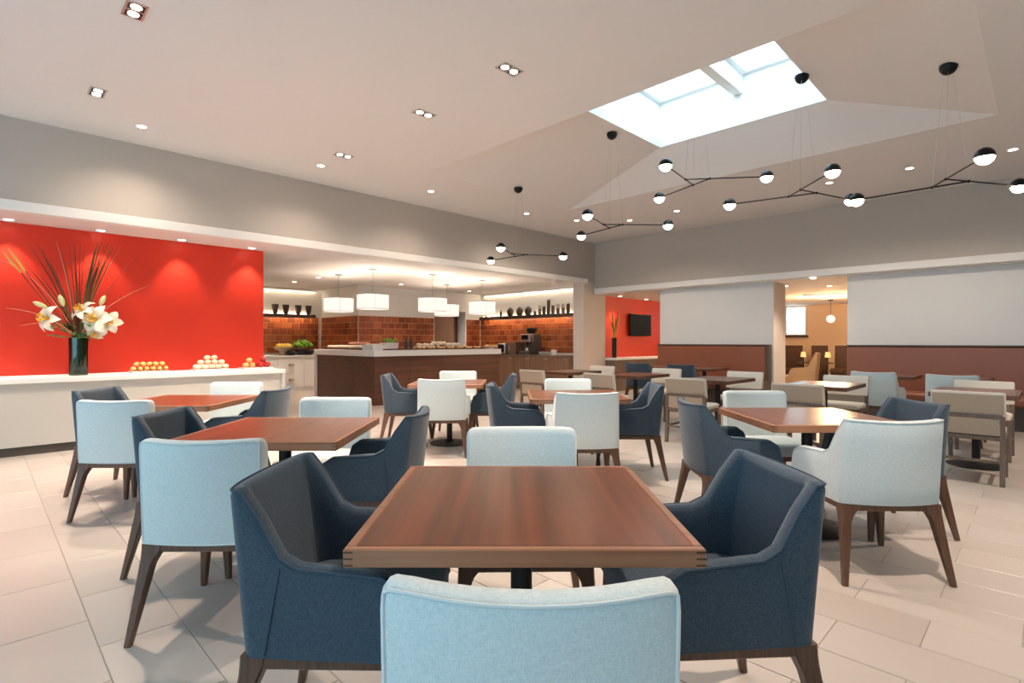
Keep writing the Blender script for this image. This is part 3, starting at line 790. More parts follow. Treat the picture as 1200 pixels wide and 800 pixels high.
for (sx, sy), (mx, my), (ex, ey) in (((95,390),(125,352),(176,334)), ((85,392),(60,372),(22,382)), ((88,392),(50,363),(6,361)), ((82,380),(40,315),(-2,304))):
    f = lambda x, y: pp(x, y, -0.03)
    a, b, cc = f(sx, sy), f(mx, my), f(ex, ey)
    pts = [(a*(1-q)**2 + b*2*q*(1-q) + cc*q*q)-a for q in [i/8 for i in range(9)]]
    o = MB().tube(pts, [0.004]*6+[0.0035, 0.003, 0.001], 5).build('grass_blade', 'paleplant', None, 60); o.location = vp + a
    tag(o, 'thin pale grass blade arching out of the lily vase', 'grass blade', 'arching grass blades')

# bread and fruit plates on the ledge
def put_ball(name, loc, r, mt, label, cat, group, sq=0.8, rz=None, long=1.0):
    key = 'blob_%s_%s' % (name, mt)
    me = bpy.data.meshes.get(key)
    if me is None:
        m = MB(); secs = []
        for i in range(9):
            a = -math.pi/2 + math.pi*i/8; cr = max(0.03, math.cos(a))
            secs.append([(cr*math.cos(2*math.pi*j/12)*(1+0.06*math.sin(3*j+i)), cr*math.sin(2*math.pi*j/12)*(1+0.05*math.cos(2*j)), math.sin(a)) for j in range(12)])
        me = m.loft(secs).mesh(key, M[mt], 70)
    o = bpy.data.objects.new(name, me); col.objects.link(o)
    o.location = loc; o.scale = (r*long, r, r*sq); o.rotation_euler = (0, 0, random.uniform(0, 6.28) if rz is None else rz)
    return tag(o, label, cat, group)
def plate(px, v, z, r, label, name='serving_plate', square=False):
    u, d = on_v(px, v); p = W(u, v, z)
    t = empty(name, p, A45, label, 'plate')
    if square: MB().rbox(-r, r, -r*0.6, r*0.6, 0.0, 0.022, 0.005).build('board', 'ceramic', t)
    else: MB().lathe([(r*0.55, 0), (r*0.6, 0.006), (r, 0.026), (r*0.99, 0.031), (r*0.58, 0.013), (0.01, 0.012)], 28).build('dish', 'ceramic', t, 50)
    return p
def pile(p, spots, name, mt, r, label, cat, group, sq=0.75, long=1.0, rz=None, lift=0.016):
    for (a, b, lv) in spots:
        q = W(a, b); put_ball(name, p + Vector((q.x, q.y, lift + r*sq + lv)), r, mt, label, cat, group, sq, rz, long)
p = plate(175, 8.30, ZL, 0.21, 'flat white dish of golden pastries on the white ledge', square=True)
pile(p, [(-0.175+0.07*i, -0.02, 0) for i in range(6)] + [(-0.14+0.07*i, -0.01, 0.058) for i in range(5)], 'pastry', 'bread', 0.034, 'golden pastry heaped on the white dish beside the vase', 'pastry', 'pastries on the ledge', 0.88, 2.2, A45+1.57, 0.024)
p = plate(247, 8.30, ZL, 0.22, 'flat white dish of pale bread rolls on the white ledge', square=True)
pile(p, [(-0.172+0.086*i, -0.06, 0) for i in range(5)] + [(-0.172+0.086*i, 0.05, 0) for i in range(5)] + [(-0.13+0.088*i, -0.01, 0.062) for i in range(4)] + [(-0.045, 0, 0.124), (0.045, 0, 0.124)], 'bread_roll', 'roll', 0.0415, 'round pale bread roll in the heap on the middle dish', 'bread roll', 'bread rolls on the ledge', 0.78, lift=0.024)
p = plate(300, 8.30, ZL, 0.21, 'flat white dish of rolls and red apples on the white ledge', square=True)
pile(p, [(-0.15, -0.02, 0), (-0.055, 0.0, 0), (-0.10, -0.01, 0.07)], 'bread_bun', 'peachf', 0.045, 'golden bun beside the red apples on the ledge', 'bread bun', 'buns beside the apples', 0.8, lift=0.024)
pile(p, [(0.05, -0.05, 0), (0.145, -0.05, 0), (0.145, 0.05, 0), (0.05, 0.05, 0), (0.098, 0.0, 0.072)], 'apple', 'apple', 0.044, 'shiny red apple on the white dish at the end of the ledge', 'apple', 'red apples on the ledge', 0.92, lift=0.024)

# ------------------------------------------------------------------ buffet island
IU0, IU1, IV0, IV1, ZI = 5.40, 8.80, 9.18, 11.78, 1.075
t = empty('buffet_island', (0,0,0), A45, 'dark wood panelled buffet island with thick white top', 'buffet counter')
MB().box(IU0+0.06, IU1-0.03, IV0+0.05, IV0+0.95, 0.0, ZI-0.121).box(IU0+0.06, IU0+0.95, IV0+0.951, IV1-0.09, 0.0, ZI-0.121).build('body', 'toe', t, 0)
np_ = 4; w = (IU1-0.03-IU0-0.05)/np_
for i in range(np_):
    MB().rbox(IU0+0.05+i*w+0.001, IU0+0.05+(i+1)*w-0.001, IV0+0.03, IV0+0.05, 0.0, ZI-0.121, 0.002).build('panel', 'panelwood', t)
for i in range(3):
    w2_ = (IV1-0.09-IV0-0.03)/3
    MB().rbox(IU0+0.04, IU0+0.06, IV0+0.03+i*w2_+0.001, IV0+0.03+(i+1)*w2_-0.001, 0.0, ZI-0.121, 0.002).build('panel', 'panelwood', t)
MB().rbox(IU0, IU1+0.02, IV0, IV0+0.98, ZI-0.12, ZI, 0.005).build('worktop', 'white', t)
MB().rbox(IU0, IU0+0.98, IV0+0.981, IV1, ZI-0.12, ZI, 0.005).build('worktop', 'white', t)
MB().rbox(IU0, IU0+0.98, IV1-0.085, IV1, 0, ZI-0.121, 0.004).build('end_panel', 'white', t)
MB().rbox(IU0, IU0+0.02, IV1-0.50, IV1-0.0855, 0.0, ZI-0.121, 0.004)
# back counters
t = empty('back_counter', (0,0,0), A45, 'brown wooden back counter under the lit shelf of bottles', 'counter')
nd = 6; w = (12.0-8.2)/nd
MB().box(UB-0.58, UB-0.012, 8.19, 12.05, 0.0, 0.859).build('carcass', 'cabwood', t, 0)
for i in range(nd):
    dd = MB().rbox(UB-0.60, UB-0.58, 8.2+i*w+0.002, 8.2+(i+1)*w-0.002, 0.09, 0.85, 0.002).build('cabinet_door', 'cabwood', t)
    MB().rbox(UB-0.612, UB-0.601, 8.2+i*w+0.05, 8.2+i*w+0.18, 0.80, 0.812, 0.002).build('handle', 'chrome', dd)
MB().rbox(UB-0.62, UB-0.022, 8.18, 12.06, 0.86, 0.90, 0.004).build('worktop', 'taupe_wood', t)
t = empty('fruit_counter', (0,0,0), A45, 'white fruit counter with drawers at the back of the buffet', 'counter')
MB().box(3.9, 6.58, 13.42, VL2-0.022, 0.0, 0.859).build('carcass', 'white', t, 0)
for i in range(4):
    for k in range(2):
        dr = MB().rbox(3.9+i*0.66+0.003, 3.9+(i+1)*0.66-0.003, 13.40, 13.42, 0.10+0.38*k, 0.47+0.38*k, 0.003).build('drawer', 'white', t)
        MB().lathe([(0.07, 0), (0.07, 0.05), (0.06, 0.055)], 14, (3.9+i*0.66+0.33, 13.36, 0.26+0.38*k)).build('drawer_pull', 'tan', dr)
MB().rbox(3.88, 6.60, 13.36, VL2-0.022, 0.86, 0.90, 0.004).build('worktop', 'white', t)
# shelves (lit)
t = empty('wall_shelf', (0,0,0), A45, 'long lit wall shelf carrying bottles and jars over orange tiles', 'shelf')
MB().rbox(UB-0.28, UB-0.001, 8.2, 11.85, 1.905, 1.965, 0.003).build('board', 'booth', t)
MB().box(UB-0.05, UB-0.03, 8.25, 11.8, 1.9655, 1.98).build('light_strip', 'led', t, 0)
MB().box(UB-0.20, UB-0.17, 8.25, 11.8, 1.892, 1.9045).build('light_strip', 'ledw', t, 0)
MB().rbox(UB-0.28, UB-0.262, 8.2, 11.85, 1.868, 1.9045, 0.002).build('front_lip', 'booth', t)
t = empty('wall_shelf', (0,0,0), A45, 'short lit wall shelf carrying four dark vases', 'shelf')
MB().rbox(3.9, 6.40, VL2-0.26, VL2-0.001, 1.905, 1.965, 0.003).build('board', 'booth', t)
MB().box(3.95, 6.35, VL2-0.05, VL2-0.03, 1.9655, 1.98).build('light_strip', 'led', t, 0)
MB().box(3.95, 6.35, VL2-0.20, VL2-0.17, 1.892, 1.9045).build('light_strip', 'ledw', t, 0)
MB().rbox(3.9, 6.40, VL2-0.26, VL2-0.242, 1.868, 1.9045, 0.002).build('front_lip', 'booth', t)
t = empty('cove_light', (0,0,0), A45, 'hidden warm strip light along the ceiling over the bottle shelf', 'strip light')
MB().rbox(UB-0.16, UB-0.14, 8.25, 11.9, 2.59, 2.6545, 0.003).build('pelmet', 'white', t)
MB().box(UB-0.05, UB-0.02, 8.25, 11.9, 2.638, 2.652).build('light_strip', 'led', t, 0)
t = empty('cove_light', (0,0,0), A45, 'hidden warm strip light along the ceiling over the dark vases', 'strip light')
MB().box(3.9, 6.5, VL2-0.05, VL2-0.02, 2.638, 2.652).build('light_strip', 'led', t, 0)
MB().rbox(3.9, 6.5, VL2-0.16, VL2-0.14, 2.59, 2.6545, 0.003).build('pelmet', 'white', t)

def vessel(name, px, plane, axis, z, prof, mt, label, cat, group=None, lid=None, n=16, off=0.14):
    if axis == 'u': v, d = on_u(px, plane-off); p = W(plane-off, v, z)
    else: u, d = on_v(px, plane-off); p = W(u, plane-off, z)
    t = empty(name, p, A45, label, cat, group)
    MB().lathe(prof, n).build('body', mt, t, 45)
    if lid: MB().lathe(lid[0], n).build(lid[2] if len(lid) > 2 else 'lid', lid[1], t, 45)
    return t
vase_p = [(0.045, 0), (0.05, 0.01), (0.075, 0.14), (0.085, 0.235), (0.08, 0.24), (0.06, 0.10)]
for px, lab in ((322.5, 'dark flared vase next to the red wall end, on the lit shelf'), (335, 'second dark flared vase from the red wall, on the lit shelf'), (349.5, 'third dark flared vase from the red wall, on the lit shelf'), (361.5, 'fourth dark flared vase from the red wall, on the lit shelf')):
    vessel('shelf_vase', px, VL2, 'v', 1.966, vase_p, 'darkpot', lab, 'vase', 'dark vases on the short shelf')
tl = [(0.035, 0), (0.035, 0.05), (0.03, 0.05), (0.03, 0.01)]
for px in (567, 573.5, 580.5):
    vessel('tealight', px, UB, 'u', 1.966, tl, 'clear', 'small glass tealight at the door end of the bottle shelf', 'tealight', 'tealights on the shelf', ([(0.026, 0.012), (0.026, 0.03), (0.01, 0.034)], 'led', 'candle'))
pot = [(0.055, 0), (0.085, 0.03), (0.10, 0.10), (0.09, 0.17), (0.06, 0.20), (0.055, 0.20)]
for px, w in ((598, 'nearest the door'), (609, 'in the middle of three'), (619, 'nearest the bottles')):
    vessel('teapot', px, UB, 'u', 1.966, pot, 'darkpot', 'round dark pot with lid on the bottle shelf, ' + w, 'pot', 'dark pots on the bottle shelf', ([(0.06, 0.201), (0.05, 0.22), (0.015, 0.235), (0.012, 0.25)], 'darkpot'))
vessel('bottle', 587, UB, 'u', 1.966, [(0.035, 0), (0.035, 0.10), (0.014, 0.14), (0.014, 0.17)], 'darkpot', 'small dark bottle between tealights and round pots', 'bottle', None, ([(0.018, 0.171), (0.018, 0.185)], 'chrome', 'cap'))
vessel('spice_jar', 627, UB, 'u', 1.966, [(0.04, 0), (0.042, 0.08), (0.04, 0.085)], 'seed', 'short squat jar between round pots and tall jars', 'jar', None, ([(0.043, 0.086), (0.043, 0.11)], 'chrome'))
jars = [(632.5, 0.25, 'clear'), (637.5, 0.22, 'darkpot'), (642.8, 0.40, 'darkpot'), (648, 0.24, 'seed'), (654, 0.25, 'clear'), (660, 0.25, 'clear'), (665.8, 0.26, 'darkpot')]
ordn = ['first', 'second', 'third and tallest', 'fourth', 'fifth', 'sixth', 'seventh']
for (px, h, mt), w in zip(jars, ordn):
    r = 0.045
    t = vessel('storage_jar', px, UB, 'u', 1.966, [(r, 0), (r, h*0.85), (r*0.8, h*0.92), (r*0.8, h*0.93)], mt, 'tall narrow jar on the bottle shelf, %s from the round pots' % w, 'jar', 'tall jars on the bottle shelf', ([(r*0.9, h*0.931), (r*0.9, h), (r*0.5, h+0.01)], 'chrome'))
    if mt == 'clear': MB().lathe([(r*0.9, 0.005), (r*0.9, h*0.6)], 14).build('contents', 'seed', t)

# things on the back counters
def place_u(px, u, z): v, d = on_u(px, u); return W(u, v, z)
def place_v(px, v, z): u, d = on_v(px, v); return W(u, v, z)
t = empty('coffee_machine', place_u(621, UB-0.32, 0.901), A45, 'dark grey coffee machine with bean hopper on the back counter', 'coffee machine')
MB().rbox(-0.22, 0.22, -0.20, 0.20, 0, 0.10, 0.01).build('drip_base', 'machine', t)
MB().rbox(-0.02, 0.22, -0.20, 0.20, 0.1005, 0.56, 0.015).build('body', 'machine', t)
MB().rbox(-0.20, -0.021, -0.18, 0.18, 0.34, 0.55, 0.015).build('brew_head', 'chrome', t)
MB().rbox(-0.205, -0.2005, -0.12, 0.12, 0.40, 0.52, 0.002).build('display', 'screen', t)
MB().lathe([(0.02, 0.26), (0.03, 0.335)], 12, (-0.11, 0, 0)).build('spout', 'black', t)
MB().lathe([(0.09, 0.561), (0.14, 0.66), (0.14, 0.70), (0.13, 0.71)], 16, (0.08, 0.02, 0)).build('bean_hopper', 'black', t)
MB().lathe([(0.035, 0.102), (0.042, 0.18), (0.038, 0.18), (0.032, 0.11)], 14, (-0.12, 0, 0)).build('cup', 'ceramic', t)
t = empty('toaster', place_u(592, UB-0.32, 0.901), A45, 'black and steel toaster on the back counter beside a brown box', 'toaster')
MB().rbox(-0.16, 0.16, -0.15, 0.15, 0.02, 0.30, 0.02).build('body', 'chrome', t)
MB().rbox(-0.18, -0.161, -0.12, 0.12, 0.06, 0.27, 0.008).build('front', 'black', t)
MB().rbox(-0.10, 0.10, -0.10, 0.10, 0.301, 0.31, 0.002).build('slot_plate', 'black', t)
for a in (-1, 1): MB().box(a*0.12-0.02, a*0.12+0.02, -0.12, 0.12, 0, 0.0195).build('foot', 'black', t, 0)
t = empty('milk_cooler', place_u(605, UB-0.32, 0.901), A45, 'plain brown metal box between toaster and coffee machine', 'milk cooler')
MB().rbox(-0.17, 0.17, -0.14, 0.14, 0.01, 0.33, 0.01).build('body', 'brownbox', t)
MB().rbox(-0.182, -0.171, -0.13, 0.13, 0.03, 0.31, 0.004).build('door', 'brownbox', t)
MB().rbox(-0.195, -0.183, 0.08, 0.095, 0.10, 0.24, 0.003).build('handle', 'chrome', t)
for i, px in enumerate((636, 643)):
    p = place_u(px, UB-0.34, 0.901)
    for k in range(4):
        o = MB().lathe([(0.07, 0), (0.12, 0.016), (0.12, 0.020), (0.06, 0.006)], 20).build('saucer', 'ceramic', None, 50)
        o.location = p + Vector((0, 0, 0.021*k)); tag(o, 'white saucer stacked on the back counter beside the coffee machine', 'saucer', 'stacked saucers')
o = vessel('sugar_jar', 649, UB, 'u', 0.901, [(0.07, 0), (0.08, 0.02), (0.08, 0.11), (0.07, 0.115)], 'ceramic', 'short white sugar jar beside the stacked saucers', 'jar', None, ([(0.082, 0.116), (0.07, 0.13), (0.02, 0.14)], 'ceramic'), off=0.32)
# fruit counter
p = place_v(332, 13.70, 0.901)
t = empty('fruit_bowl', p, 0, 'pale footed bowl holding yellow melons at the buffet back', 'bowl')
MB().lathe([(0.12, 0), (0.10, 0.02), (0.10, 0.10), (0.26, 0.20), (0.25, 0.205), (0.08, 0.12)], 24).build('bowl', 'tan', t, 50)
for a, b in ((-0.13, 0.02), (0.12, -0.03), (0.0, 0.08), (-0.02, -0.10)):
    put_ball('melon', p + Vector((a, b, 0.235)), 0.075, 'melon', 'yellow melon in the pale footed bowl', 'melon', 'melons in the bowl', 0.85, None, 1.5)
p = place_v(354, 13.70, 0.901)
t = empty('salad_bowl', p, 0, 'dark bowl of green lettuce on the white fruit counter', 'bowl')
MB().lathe([(0.12, 0), (0.22, 0.08), (0.27, 0.15), (0.26, 0.155), (0.20, 0.09)], 24).build('bowl', 'bowl', t, 50)
for k in range(26):
    a = k*2.4; r = 0.23*math.sqrt((k+0.5)/26)
    o = put_ball('lettuce_leaf', p + Vector((r*math.cos(a), r*math.sin(a), 0.22+0.13*(1-(r/0.24)**2))), 0.075, 'leaf', 'curly green lettuce leaf in the dark salad bowl', 'lettuce', 'lettuce leaves in the salad bowl', 0.5)
    o.rotation_euler = (random.uniform(-0.8, 0.8), random.uniform(-0.8, 0.8), a)
for px, lab in ((341, 'low dark bowl of grapes beside the melon bowl'), (361, 'low dark bowl of grapes at the island side of the lettuce')):
    p = place_v(px, 13.52, 0.901)
    t = empty('grape_bowl', p, 0, lab, 'bowl', 'low dark bowls')
    MB().lathe([(0.08, 0), (0.16, 0.06), (0.155, 0.065), (0.07, 0.02)], 20).build('bowl', 'bowl', t, 50)
    for k in range(12):
        a = k*2.4; r = 0.10*math.sqrt((k+0.5)/12)
        put_ball('grape', p + Vector((r*math.cos(a), r*math.sin(a), 0.085)), 0.028, 'bowl', 'dark grape in a low bowl on the fruit counter', 'grape', 'grapes in low bowls', 0.95)

# food on the island
def island(px, py_row=None, v=IV0+0.45): return place_v(px, v, ZI+0.001)
def tray(px0, px1, v, mt, label, h=0.025, d=0.2):
    u0, _ = on_v(px0, v); u1, _ = on_v(px1, v)
    t = empty('serving_tray', W((u0+u1)/2, v, ZI+0.001), A45, label, 'tray')
    hw = (u1-u0)/2
    MB().rbox(-hw, hw, -d, d, 0, h*0.5, 0.003).build('tray_base', mt, t)
    for s in (-1, 1):
        MB().rbox(-hw, hw, s*d-0.008, s*d+0.008, h*0.5+0.0005, h, 0.002).build('rim', mt, t)
        MB().rbox(s*hw-0.008, s*hw+0.008, -d+0.009, d-0.009, h*0.5+0.0005, h, 0.002).build('rim', mt, t)
    return u0, u1
def tray_left(v0, v1, u, label):
    t = empty('serving_tray', W(u, (v0+v1)/2, ZI+0.001), A45, label, 'tray')
    hw = (v1-v0)/2
    MB().rbox(-0.2, 0.2, -hw, hw, 0, 0.013, 0.003).build('tray_base', 'tray', t)
    for s in (-1, 1):
        MB().rbox(s*0.2-0.008, s*0.2+0.008, -hw, hw, 0.0135, 0.026, 0.002).build('rim', 'tray', t)
        MB().rbox(-0.19, 0.19, s*hw-0.008, s*hw+0.008, 0.0135, 0.026, 0.002).build('rim', 'tray', t)
tray_left(9.9, 11.6, IU0+0.35, 'dark tray of pastries and cold cuts on the island wing')
for k in range(14):
    v = 10.0+1.5*k/13
    for j, du in enumerate((0.24, 0.44)):
        mt = 'roll' if k > 7 else 'cream'
        put_ball('roll', W(IU0+du, v, ZI+0.016+0.041), 0.054, 'roll', 'pale roll lined up on the dark tray of the island wing', 'roll', 'rolls on the island wing', 0.72, None, 1.1)
for k in range(6):
    put_ball('ham_slice', W(IU0+0.34, 10.05+0.12*k, ZI+0.13), 0.075, 'ham', 'folded pink ham slice heaped above the rolls', 'ham', 'ham slices on the island wing', 0.45, None, 1.1)
for k, (u, v) in enumerate(((IU0+0.28, 9.75), (IU0+0.24, 9.46))):
    t = empty('serving_dish', W(u, v, ZI+0.001), A45, ('white serving dish at the corner of the buffet island', 'white serving dish on the island front beside the herb pot')[k], 'dish')
    MB().loft([[(a*s, b*s, z) for a, b in ((-0.17,-0.12),(0.17,-0.12),(0.17,0.12),(-0.17,0.12))] for s, z in ((0.85, 0), (1, 0.11), (0.96, 0.11), (0.82, 0.02))]).build('dish', 'ceramic', t, 30)
    for q in range(4): put_ball('cheese_piece', W(u-0.09+0.06*q, v, ZI+0.095), 0.045, 'roll', 'pale cheese piece in a white island dish', 'cheese', 'cheese pieces', 0.8)
p = island(456, v=IV0+0.52)
t = empty('herb_pot', p, A45, 'square white pot of green herbs on the buffet island', 'herb pot')
MB().loft([[(a*s, b*s, z) for a, b in ((-0.16,-0.12),(0.16,-0.12),(0.16,0.12),(-0.16,0.12))] for s, z in ((0.85, 0), (1, 0.15), (0.93, 0.15), (0.88, 0.12))]).build('pot', 'ceramic', t, 30)
for k in range(14):
    a = k*2.4; r = 0.12*math.sqrt((k+.5)/14)
    m = MB(); m.ball((r*math.cos(a)*1.1, r*math.sin(a)*0.8, 0.165+random.uniform(0, 0.05)), 0.04, 0.035, 0.028, 8, 5); m.build('leaf', 'leaf', t, 60)
for px, w, h in ((476, 'beside the herb pot', 0.26), (481.5, 'beside the pastry tray', 0.30)):
    vessel('oil_bottle', px, IV0+0.55, 'v', ZI+0.001, [(0.04, 0), (0.042, 0.01), (0.042, h*0.6), (0.015, h*0.78), (0.015, h*0.93)], 'bowl', 'dark oil bottle on the island, ' + w, 'bottle', 'oil bottles', ([(0.019, h*0.931), (0.019, h)], 'tray', 'cap'), off=0.0)
u0, u1 = tray(447, 566, IV0+0.24, 'tray', 'long dark red tray across the front of the buffet island', d=0.10)
u0, u1 = on_v(487, IV0+0.24)[0], on_v(563, IV0+0.24)[0]
for k in range(22):
    for j in (0, 1):
        put_ball('small_pastry', W(u0+(u1-u0)*k/21, IV0+0.20+0.07*j, ZI+0.014+0.026), 0.036, 'bread' if (k+j) % 3 else 'choc', 'small glazed pastry in the double line on the long tray', 'pastry', 'small pastries on the long tray', 0.72)
for i, (pa, pb, zz) in enumerate(((487, 507, 0.06), (505, 522, 0.10), (523, 538, 0.07), (568, 582, 0.02))):
    v = IV0+0.62
    ua, ub = on_v(pa, v)[0], on_v(pb, v)[0]
    t = empty('cake_stand', W((ua+ub)/2, v, ZI+0.001), A45, ('white footed cake stand next to the oil bottles', 'tallest white cake stand on the buffet island', 'white cake stand between the tallest stand and the island end', 'lowest white cake stand at the end of the island')[i], 'cake stand', 'cake stands')
    hw = (ub-ua)/2
    MB().lathe([(0.07, 0), (0.07, 0.006), (0.02, 0.015), (0.02, zz), (hw, zz+0.008), (hw, zz+0.016), (0.02, zz+0.016)], 24).build('stand', 'ceramic', t, 40)
    for k in range(7):
        a = k*2.4; r = (hw-0.05)*math.sqrt((k+.5)/7)
        q = W((ua+ub)/2+r*math.cos(a), v+r*math.sin(a), ZI+zz+0.018+0.03)
        put_ball('bun', q, 0.042, ('roll', 'roll', 'cream', 'peachf')[i], 'small bun on a white cake stand of the buffet island', 'bun', 'buns on the cake stands', 0.7)

# ------------------------------------------------------------------ television alcove
t = empty('alcove_ledge', (0,0,0), A45, 'white ledge along the orange red television wall', 'ledge')
MB().box(11.2, 14.5, 7.60, 7.895, 0.0, 0.78).build('body', 'taupe_wood', t, 0)
MB().rbox(11.19, 14.5, 7.54, 7.895, 0.781, 0.84, 0.004).build('ledge_top', 'white', t)
t = empty('television', W(12.78, 7.83, 1.70), A45, 'flat black television on the orange red wall', 'television')
MB().rbox(-0.53, 0.53, -0.03, 0.02, -0.30, 0.29, 0.006).build('casing', 'black', t)
MB().box(-0.515, 0.515, -0.0315, -0.0302, -0.285, 0.275).build('screen', 'screen', t, 0)
MB().box(-0.2, 0.2, 0.0205, 0.068, -0.12, 0.12).build('wall_bracket', 'iron', t, 0)
ap = W(on_v(720, 7.70)[0], 7.70, 0.841)
t = empty('floor_vase', ap, 0, 'tall black vase on the television ledge', 'vase')
MB().lathe([(0.055, 0), (0.06, 0.01), (0.06, 0.48), (0.065, 0.50), (0.055, 0.50), (0.05, 0.05)], 18).build('body', 'blackvase', t, 50)
for k in range(22):
    a = k*2.4; r = 0.17*math.sqrt((k+.5)/22)
    tip = Vector((r*math.cos(a), r*math.sin(a)*0.6, random.uniform(0.45, 0.68)))
    o = MB().tube([(0,0,0), tip*0.5+Vector((-0.1*tip.x, 0, 0.03)), tip], [0.008, 0.010, 0.003], 5).build('dried_stalk', 'yreed' if k % 2 else 'greenreed', None, 60)
    o.location = ap + Vector((random.uniform(-0.03, 0.03), random.uniform(-0.03, 0.03), 0.48))
    tag(o, 'yellow green dried grass stalk in the black vase', 'dried stalk', 'dried stalks in the black vase')

# ------------------------------------------------------------------ lounge beyond the doorway
def make_lounge_chair():
    t = empty('lounge_chair', cat='armchair')
    m, pip, seams, bot = shell(0.95, 0.60, 0.25)
    b = m.build('upholstered_shell', 'lounge', t, 50); pip.build('piping', 'lounge', b)
    cushion(0.232, -0.20, 0.28, 0.26, 0.45).build('seat_cushion', 'lounge', t, 40)
    for sx in (-1, 1):
        for sy in (-1, 1):
            MB().loft([[(sx*0.22-r, sy*0.20-r, z), (sx*0.22+r, sy*0.20-r, z), (sx*0.22+r, sy*0.20+r, z), (sx*0.22-r, sy*0.20+r, z)] for r, z in ((0.015, 0), (0.025, 0.25))]).build('leg', 'leg', t)
    return t
lc = make_lounge_chair(); lc.scale = (1.25, 1.25, 1.05)
lc.location = W(13.3, 3.95); lc.rotation_euler = (0, 0, math.radians(62))
tag(lc, 'tan brown upholstered lounge chair in the room beyond the doorway', 'armchair')
for i, (pa, pb) in enumerate(((905, 936), (947, 966), (975, 992))):
    va, vb = on_u(pa, 17.6)[0], on_u(pb, 17.6)[0]; vc = (va+vb)/2; hw = (va-vb)/2
    t = empty('booth_seat', W(17.6, vc), A45, ('dark booth bench under the lounge window', 'dark booth bench between the two amber lamps', 'dark booth bench beside the doorway wall')[i], 'booth', 'booth benches')
    MB().rbox(0.3, 0.4, -hw, hw, 0.0, 1.13, 0.01).build('backrest', 'booth', t)
    MB().rbox(-0.25, 0.299, -hw, hw, 0.34, 0.47, 0.02).build('seat', 'booth', t)
    MB().box(-0.2, 0.299, -hw+0.02, hw-0.02, 0.0, 0.339).build('plinth', 'booth', t, 0)
for i, px in enumerate((941.5, 970)):
    v = on_u(px, 16.95)[0]
    t = empty('side_table', W(16.95, v), A45, ('small dark side table by the window-side booth', 'small dark side table by the doorway-side booth')[i], 'side table')
    MB().lathe([(0.16, 0.62), (0.16, 0.65)], 20).build('table_top', 'booth', t)
    MB().lathe([(0.02, 0.02), (0.02, 0.62)], 10).build('pedestal', 'iron', t)
    MB().lathe([(0.12, 0), (0.12, 0.02)], 18).build('base', 'iron', t)
    t = empty('table_lamp', W(16.95, v, 0.651), A45, ('small amber table lamp by the window-side booth', 'small amber table lamp by the doorway-side booth')[i], 'table lamp')
    MB().lathe([(0.06, 0), (0.06, 0.015), (0.015, 0.03), (0.012, 0.16)], 14).build('stand', 'iron', t)
    MB().lathe([(0.075, 0.15), (0.055, 0.30)], 18, cap=False).build('lamp_shade', 'amber', t)
gp_ = at_z(973.5, 351, 2.40); gd = gp_.y
t = empty('globe_pendant', gp_, 0, 'round glowing glass pendant hanging in the lounge', 'pendant light')
MB().lathe([(0.06, -0.03), (0.06, -0.001)], 14).build('canopy', 'iron', t)
MB().tube([(0, 0, -0.03), (0, 0, -0.42)], 0.006, 6).build('cord', 'iron', t)
MB().ball((0, 0, -0.53), 0.11, n=16, m=12).build('globe', 'shade', t, 60)
t = empty('skylight_glow_panel', W(15.2, 3.75, 2.399), A45, 'bright glowing panel standing in for the lounge skylight', 'skylight')  # emissive panel in place of the skylight over the lounge
MB().box(-0.8, 0.8, -0.45, 0.45, -0.012, -0.004).build('diffuser', 'shade', t, 0)
MB().box(-0.83, 0.83, -0.48, -0.451, -0.014, -0.0).box(-0.83, 0.83, 0.451, 0.48, -0.014, 0).box(-0.83, -0.801, -0.45, 0.45, -0.014, 0).box(0.801, 0.83, -0.45, 0.45, -0.014, 0).build('frame', 'white', t, 0)
light('POINT', 'lounge_fill_light', (0, 0, -0.35), 190, (1, 0.66, 0.36), t, 0.3)  # warm fill added under the panel to brighten the lounge

# ------------------------------------------------------------------ lamps
def molecule(x, y, z, th, zc, label):
    t = empty('branching_pendant', (x, y, zc), 0, label, 'pendant light', 'branching pendants')
    dz = z - zc; r, arm = 0.15, 0.60
    MB().ball((0, 0, -0.012), 0.07, 0.07, 0.075, 16, 8, -1.0, 0.15).build('canopy', 'black', t, 60)
    nd = [Vector((r*math.cos(th+k*2*math.pi/3), r*math.sin(th+k*2*math.pi/3), dz)) for k in range(3)]
    for k in range(3):
        d = (nd[k]-nd[k-1]).normalized(); e = nd[k] + d*arm
        MB().tube([nd[k-1], e - d*0.05], 0.007, 8).build('rod', 'black', t)
        MB().ball(nd[k], 0.014, n=10, m=6).build('joint', 'black', t, 60)
        MB().tube([nd[k], (nd[k].x*0.25, nd[k].y*0.25, -0.05)], 0.0012, 4).build('cable', 'chrome', t)
        cpart = MB().ball(e, 0.068, n=18, m=8, z0=-0.12, z1=1.0).build('globe_cap', 'black', t, 60)
        MB().ball(e, 0.064, n=18, m=8, z0=-1.0, z1=-0.13).build('bulb', 'bulb', cpart, 60)
PEND = [(0.10, 8.5, 2.63, 6.0166, 'branching black pendant with three globes nearest the corner pier'),
        (1.33, 7.10, 2.79, 3.6975, 'second branching black pendant from the corner pier'),
        (2.066, 5.987, 3.05, -0.6417, 'highest branching black pendant, hung from the skylight beam'),
        (3.049, 5.611, 2.81, 2.043, 'branching black pendant hung at the banquette side of the skylight'),
        (3.917, 4.785, 2.674, 1.808, 'branching black pendant farthest from the corner pier')]
for i, (x, y, z, th, lab) in enumerate(PEND):
    u, v = uv_of((x, y)); zc = 4.44 if i == 2 else coffer_z(u, v)
    molecule(x, y, z, th, zc - 0.002, lab)

